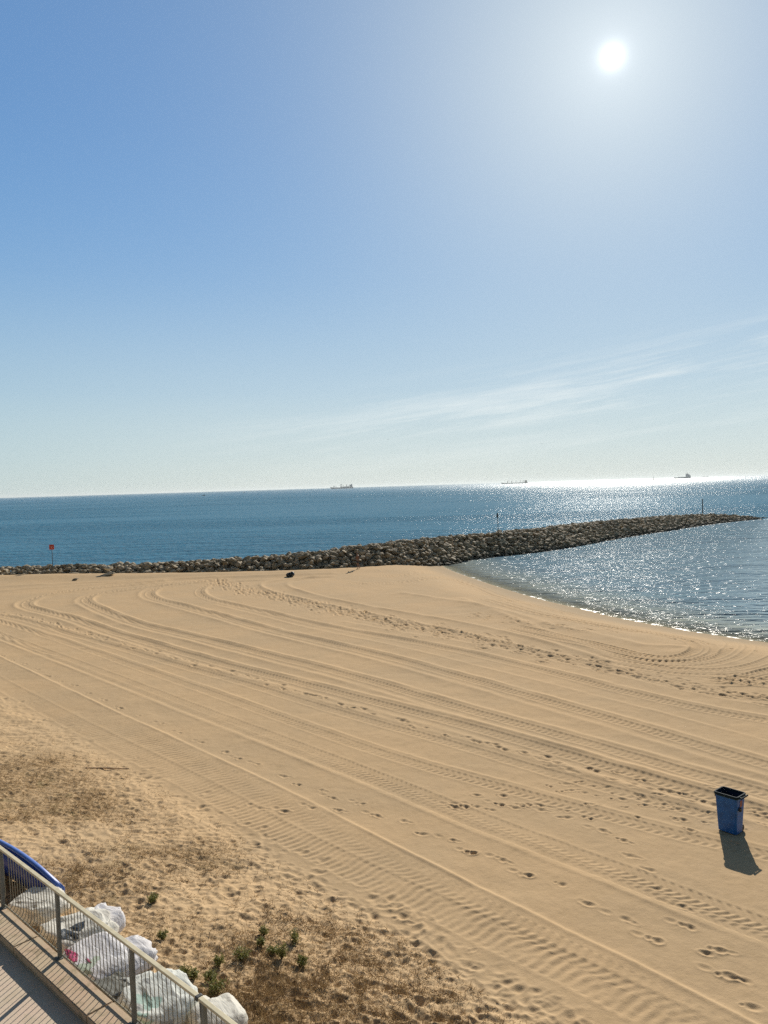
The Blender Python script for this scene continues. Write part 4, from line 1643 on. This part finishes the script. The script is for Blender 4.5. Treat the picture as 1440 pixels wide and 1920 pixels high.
def sack(c, rx, ry, rz_, yaw, seed, material, label, tiltv=0.0, fold=.17, boxy=.65, name='sack', cat='sack'):
    """slumped woven sack; c is its centre"""
    rx, ry, rz_ = rx * 1.14, ry * 1.12, rz_ * .86
    bm = bmesh.new()
    bmesh.ops.create_icosphere(bm, subdivisions=5, radius=1.0)
    off = Vector((seed * 3.7, seed * 1.3, seed * .7))
    rs = random.Random(int(seed * 77))
    creases = [(Vector((rs.gauss(0, 1.0), rs.gauss(0, 1), rs.gauss(0, 1))).normalized(), rs.uniform(-.75, .75), rs.uniform(.10, .28), rs.choice([-1, 1, 1]) * rs.uniform(.03, .10))
               for _ in range(22)]
    for v in bm.verts:
        p = v.co.copy()
        tent = 0
        for n0_, o0, w0, a0 in creases:
            tent += a0 * max(0, 1 - abs(p.dot(n0_) - o0 + .06 * mnoise.noise(p * 2 + off)) / w0)
        tent *= min(1, fold / .2)
        x, y, z = [math.copysign(abs(a) ** boxy, a) for a in p]
        n_ = 1.0 / max(.75, (abs(x) ** 4 + abs(y) ** 4 + abs(z) ** 4) ** .25)
        ax_ = abs(p.x)
        th = math.atan2(p.z, p.y)
        # pillow thins to flat gathered ends, pleats run in from them
        pin = 1 - .62 * max(0, (ax_ - .45) / .55) ** 1.6
        pleat = math.sin(th * 9 + 3 * mnoise.noise(Vector((p.x * 1.2, math.cos(th), math.sin(th))) + off)) * .07 * max(0, ax_ - .15)
        slump = fold * mnoise.noise(Vector((p.x * 1.3, p.y * 1.3, p.z * 1.0)) + off)
        crease = -abs(mnoise.noise(Vector((p.x * 2.2, p.y * 1.2, p.z * 1.2)) + off * 2.3)) ** .6 * fold * .45
        cr2 = -abs(mnoise.noise(Vector((p.x * 3.5 + p.y * 2, p.y * 2.5, p.z * 4)) + off * 1.7)) ** .5 * fold * .30 + mnoise.noise(p * 6 + off) * fold * .16
        k = 1 + slump + pleat + crease + cr2 + fold * .25 + tent
        v.co = Vector((x * n_ * rx * (1 + .5 * slump), y * n_ * ry * k * (.55 + .45 * pin), z * n_ * rz_ * k * pin))
        if v.co.z < -rz_ * .7:
            v.co.z = -rz_ * .7 + (v.co.z + rz_ * .7) * .15
    o = link(name, bm_mesh(bm, name, True), material, None, c)
    o.rotation_euler = (0, tiltv, yaw)
    tag(o, label, cat, 'white sacks and rubbish piled behind the railing')
    return o


FY = math.atan2(FD.y, FD.x)


def spot(px, py, d):
    return fence_hit(px, py, d)


def sk_at(px, py, h):
    """centre of a sack whose middle is seen at a pixel, h above the sand there"""
    p = at_z(px, py, Z_COPE - .4)
    for _ in range(4):
        z = ground_z(p.x, p.y) + h
        p = at_z(px, py, z)
    return p


sk1 = sack(sk_at(74, 1700, .20), .40, .34, .24, FY + R(20), 1, m_white, 'white sack with grey folded cloth behind the second railing post, nearest the blue kayak', boxy=.55, fold=.22)
sk2 = sack(sk_at(148, 1748, .17), .50, .40, .22, FY - R(5), 2, m_white, 'crumpled white sack with dark plastic on it, right of the second railing post', fold=.26)
sk3 = sack(sk_at(186, 1736, .17), .34, .30, .24, FY + R(20), 3, m_lav, 'rounded white sack with small printed marks, its top showing above the railing', fold=.2)
sk4 = sack(sk_at(182, 1800, .15), .62, .34, .17, FY - R(6), 4, m_lav, 'long pale lavender sack with a magenta print lying low behind the railing', fold=.22)
sk4b = sack(sk_at(238, 1800, .15), .36, .36, .20, FY + R(5), 14, m_lav, 'pale bluish sack behind the third railing post', fold=.22)
sk5 = sack(sk_at(216, 1858, .12), .34, .20, .13, FY - R(4), 5, m_grey, 'grey brown sack slumped in front of the pale lavender ones', fold=.25)
sk6 = sack(sk_at(296, 1884, .17), .50, .42, .24, FY - R(8), 6, m_teal, 'big white and teal sack with dark creases near the strapped joint', fold=.26)
sk7 = sack(sk_at(410, 1918, .17), .36, .30, .24, FY - R(12), 7, m_white, 'smooth white sack under the nearest railing section at the photo edge', fold=.10)


sack(sk_at(112, 1752, .10), .30, .26, .13, FY + R(30), 21, m_white, 'small flat white sack between the first white sack and the one with dark plastic', fold=.28)
sack(sk_at(264, 1862, .13), .32, .26, .17, FY - R(20), 22, m_teal, 'small crumpled white sack squeezed between the grey brown sack and the big teal one', fold=.28)
sack(sk_at(352, 1900, .10), .26, .24, .13, FY + R(12), 23, m_white, 'small low white sack right of the big teal one, under the strapped joint', fold=.26)


def dress(root_sack, pieces):
    """lay thin coloured pieces on the sack skin where the photograph shows them"""
    from mathutils.bvhtree import BVHTree
    M = Matrix.Translation(root_sack.location) @ root_sack.rotation_euler.to_matrix().to_4x4()
    Mi = M.inverted()
    tree = BVHTree.FromPolygons([v.co for v in root_sack.data.vertices], [p.vertices[:] for p in root_sack.data.polygons])
    o_ = Mi @ Vector((0, 0, H))
    for nm, pxs, d, mt in pieces:
        cx = sum(p[0] for p in pxs) / len(pxs)
        cy = sum(p[1] for p in pxs) / len(pxs)
        bm = bmesh.new()
        NR = 5
        n_ = len(pxs)
        ring_prev = None
        ok = True
        grid = []
        dense = []
        for i in range(n_):
            for k in range(3):
                t = k / 3
                dense.append((pxs[i][0] * (1 - t) + pxs[(i + 1) % n_][0] * t, pxs[i][1] * (1 - t) + pxs[(i + 1) % n_][1] * t))
        last = None
        for rr_ in range(NR + 1):
            f = rr_ / NR
            ring_ = []
            for (x, y) in (dense if rr_ else [(cx, cy)]):
                qx, qy = cx + (x - cx) * f, cy + (y - cy) * f
                dr = (Mi.to_3x3() @ ray(qx, qy)).normalized()
                hit, nrm_, _i, _d = tree.ray_cast(o_, dr)
                if hit is None:
                    near_ = tree.find_nearest(o_ + dr * (root_sack.location - Vector((0, 0, H))).length)
                    hit, nrm_ = near_[0], near_[1]
                ring_.append((hit + nrm_ * (.010 + .008 * mnoise.noise(hit * 20)), nrm_))
            grid.append(ring_)
        tv = [[bm.verts.new(p) for p, _n in g_] for g_ in grid]
        bv = [[bm.verts.new(p - n2 * .007) for p, n2 in g_] for g_ in grid]
        m2 = len(dense)
        for lay, fl_ in ((tv, False), (bv, True)):
            for j in range(m2):
                q0 = (lay[0][0], lay[1][j], lay[1][(j + 1) % m2])
                bm.faces.new(q0[::-1] if fl_ else q0)
            for rr_ in range(1, NR):
                for j in range(m2):
                    q0 = (lay[rr_][j], lay[rr_ + 1][j], lay[rr_ + 1][(j + 1) % m2], lay[rr_][(j + 1) % m2])
                    bm.faces.new(q0[::-1] if fl_ else q0)
        for j in range(m2):
            bm.faces.new((tv[NR][j], bv[NR][j], bv[NR][(j + 1) % m2], tv[NR][(j + 1) % m2]))
        bmesh.ops.recalc_face_normals(bm, faces=bm.faces[:])
        link(nm, bm_mesh(bm, nm), mt, root_sack)


bpy.context.view_layer.update()
dress(sk2, [('dark_plastic', [(107, 1747), (120, 1742), (148, 1752), (146, 1762), (133, 1763), (115, 1760)], .34, m_dark),
            ('dark_plastic', [(130, 1740), (145, 1732), (160, 1727), (157, 1740), (149, 1747)], .42, m_dark)])
dress(sk4, [('printed_panel', [(121, 1781), (126, 1777), (146, 1790), (145, 1803), (138, 1804), (128, 1796)], .22, m_print),
            ('printed_panel', [(161, 1797), (166, 1799), (172, 1806), (166, 1804)], .2, m_print)])
dress(sk5, [('sack_mouth_shade', [(212, 1866), (222, 1862), (238, 1858), (236, 1884), (228, 1872)], .05, m_dark)])  # dark patch laid on as the shade in the open mouth

# ------------------------------------------------------------------ wooden lath and weed on the dune
m_wood = mat('old_wood', (.36, .22, .12), .8, vary=.3, vscale=8)
a_, b_ = on_sheet(160, 1441), on_sheet(242, 1442)
bm = bmesh.new()
add_tube(bm, [a_ + Vector((0, 0, .015)), (a_ + b_) / 2 + Vector((0, 0, .02)), b_ + Vector((0, 0, .015))], [.015, .020, .012], 6)
bmesh.ops.translate(bm, verts=bm.verts, vec=-a_)
o = link('wooden_lath', bm_mesh(bm, 'wooden_lath'), m_wood, None, a_)
tag(o, 'long thin brown wooden lath lying on the trampled sand', 'wood')


# ------------------------------------------------------------------ green shrubs
def m_leaf(name, c1, c2):
    m = bpy.data.materials.new(name)
    m.use_nodes = True
    m.node_tree.nodes.clear()
    q = NT(m.node_tree)
    rnd = q.n('ShaderNodeNewGeometry').outputs['Random Per Island']
    col = q.mix(rnd, c1, c2)
    b = q.n('ShaderNodeBsdfPrincipled', {'Base Color': col, 'Roughness': .6, 'Specular IOR Level': .3})
    t_ = q.n('ShaderNodeBsdfTranslucent', {'Color': col})
    mx_ = q.n('ShaderNodeMixShader', {0: .3, 1: b.outputs[0], 2: t_.outputs[0]})
    q.n('ShaderNodeOutputMaterial', {0: mx_.outputs[0]})
    return m


m_green = m_leaf('shrub_leaf', (.15, .17, .04), (.30, .27, .10))
m_dry = m_leaf('dry_stalk', (.17, .10, .045), (.36, .25, .12))
m_stem = mat('shrub_stem', (.12, .085, .04), .8)


def shrub(px, py, r_, h_, label, seed):
    g = on_sheet(px, py)
    rr = random.Random(seed)
    root = empty('shrub', g)
    tag(root, label, 'shrub', 'green shrubs on the dune')
    bm = bmesh.new()
    tips = []
    for k in range(9):
        a = rr.uniform(0, 6.28)
        l = rr.uniform(.5, 1.0)
        tip_ = Vector((math.cos(a) * r_ * l * .8, math.sin(a) * r_ * l * .8, h_ * rr.uniform(.45, .9)))
        add_tube(bm, [(0, 0, -.03), tip_ * .5 + Vector((0, 0, .02)), tip_], [.008, .006, .003], 4)
        tips.append(tip_)
    link('stem', bm_mesh(bm, 'stem'), m_stem, root)
    bm = bmesh.new()
    for k in range(420):
        t = rr.choice(tips)
        c = t * rr.uniform(.35, 1.12) + Vector((rr.gauss(0, .22 * r_), rr.gauss(0, .22 * r_), rr.gauss(0, .14 * h_)))
        c.z = max(c.z, .01)
        dv = Vector((rr.gauss(0, 1), rr.gauss(0, 1), rr.uniform(.1, 1.4))).normalized()
        sd = dv.cross(Vector((rr.gauss(0, 1), rr.gauss(0, 1), rr.gauss(0, 1)))).normalized()
        l, w_ = rr.uniform(.025, .055), rr.uniform(.006, .013)
        v = [bm.verts.new(c), bm.verts.new(c + dv * l * .5 + sd * w_), bm.verts.new(c + dv * l), bm.verts.new(c + dv * l * .5 - sd * w_)]
        bm.faces.new(v)
    link('foliage', bm_mesh(bm, 'foliage'), m_green, root)


for i, (px, py, r_, h_, lb) in enumerate((
        (406, 1866, .17, .24, 'bright green shrub on the dune nearest the strapped railing joint'),
        (396, 1843, .12, .16, 'dull green shrub just up the dune from the brightest one'),
        (411, 1815, .09, .19, 'small upright green shrub between the bright shrub and the wide one'),
        (452, 1800, .15, .20, 'wide dark green shrub at the centre of the shrub patch'),
        (494, 1756, .09, .13, 'small olive shrub farthest seaward in the patch'),
        (490, 1776, .07, .14, 'thin dry green shrub just below the farthest seaward one'),
        (528, 1800, .10, .24, 'tall narrow green shrub right of the wide dark one'),
        (556, 1768, .14, .20, 'dark green shrub farthest right in the patch'),
        (512, 1788, .12, .10, 'low yellowish shrub between the tall narrow shrub and the small olive one'),
        (304, 1763, .10, .16, 'small dark shrub on the dune just beyond the third railing post'),
        (347, 1830, .12, .12, 'low green shrub close behind the rail, left of the strapped joint'),
        (364, 1838, .10, .13, 'low brownish shrub close behind the rail, just left of the strapped joint'),
        (287, 1692, .12, .14, 'lone dry olive shrub in open sand above the railing'),
        (568, 1812, .10, .14, 'small sparse shrub at the edge of the brown dry plants'))):
    shrub(px, py, r_, h_, lb, 300 + i)


# ------------------------------------------------------------------ dry stalks, one mass of ground cover
def interp(arr, x, y):
    t = x / y
    i = int(round(gi(y)))
    j = int(round(gj(t)))
    return arr[i, j]


V3, F3 = [], []
cnt = 0
tries = 0
SPOTS = [(620, 1790, 2.2, .9), (560, 1730, 1.5, .8), (700, 1830, 2.2, .8), (820, 1870, 1.5, .8), (450, 1880, 2.0, 1.0), (60, 1480, 2.5, .9), (130, 1640, 1.3, 1.0), (260, 1600, 1.6, 1.),
         (330, 1640, 1.4, .7), (600, 1890, 2.5, 1.4), (30, 1420, 2.5, .7), (200, 1530, 2.0, .7)]
SP = [(on_ground(a, b_), c_, d_) for a, b_, c_, d_ in SPOTS]
while cnt < 42000 and tries < 400000:
    tries += 1
    px, py = rng.uniform(-60, 1100), rng.uniform(1330, 1990)
    p = at_z(px, py, .6)
    x, y = p.x, p.y
    if y < Y0 + .1 or abs(x / y) > TD - .01:
        continue
    if interp(FDI, x, y) < .12 or interp(INL, x, y) < .4:
        continue
    dens = float(interp(veg, x, y)) * .50 + .10
    for (sc, rad, am) in SP:
        dens += am * .32 * math.exp(-((x - sc.x) ** 2 + (y - sc.y) ** 2) / (rad * .55) ** 2)
    cl_ = float(vnoise(np.array([x * 3.1]), np.array([y * 3.1]), 99)[0])
    dens *= .35 + 1.2 * max(0, cl_ + .2)
    if rng.rand() > dens:
        continue
    z = sheet_z(x, y)
    up_ = rng.rand() < .35
    l = rng.uniform(.04, .16) * (1.4 if up_ else 1)
    dv = Vector((rng.normal(), rng.normal(), rng.uniform(.8, 2.5) if up_ else rng.uniform(.0, .5))).normalized()
    sd = dv.cross(Vector((rng.normal(), rng.normal(), .3))).normalized() * rng.uniform(.0025, .006)
    base_ = Vector((x, y, z + .003))
    V3 += [tuple(base_ - sd), tuple(base_ + sd), tuple(base_ + dv * l)]
    F3.append((cnt * 3, cnt * 3 + 1, cnt * 3 + 2))
    cnt += 1
print('stalks', cnt, 'tries', tries)
dm = np_mesh('dry_stalks', np.array(V3), np.array(F3), False)
o = link('dry_plants', dm, m_dry)
tag(o, 'brown dry stalks and litter scattered over the dune', 'dry plants', kind='stuff')


# ------------------------------------------------------------------ sea air
bm = bmesh.new()
add_box(bm, (0, 30000, 24.0), (600000, 64000, 57.0))
mh = bpy.data.materials.new('haze')
mh.use_nodes = True
mh.node_tree.nodes.clear()
q = NT(mh.node_tree)
pvn = q.n('ShaderNodeVolumePrincipled', {'Color': (.88, .95, .96, 1), 'Density': 5.5e-5, 'Anisotropy': 0.25})
ho = q.n('ShaderNodeOutputMaterial')
q.t.links.new(pvn.outputs[0], ho.inputs['Volume'])
hz = link('haze', bm_mesh(bm, 'haze'), mh)
tag(hz, 'thin sea haze paling the distant ships and the horizon', 'haze', kind='stuff')
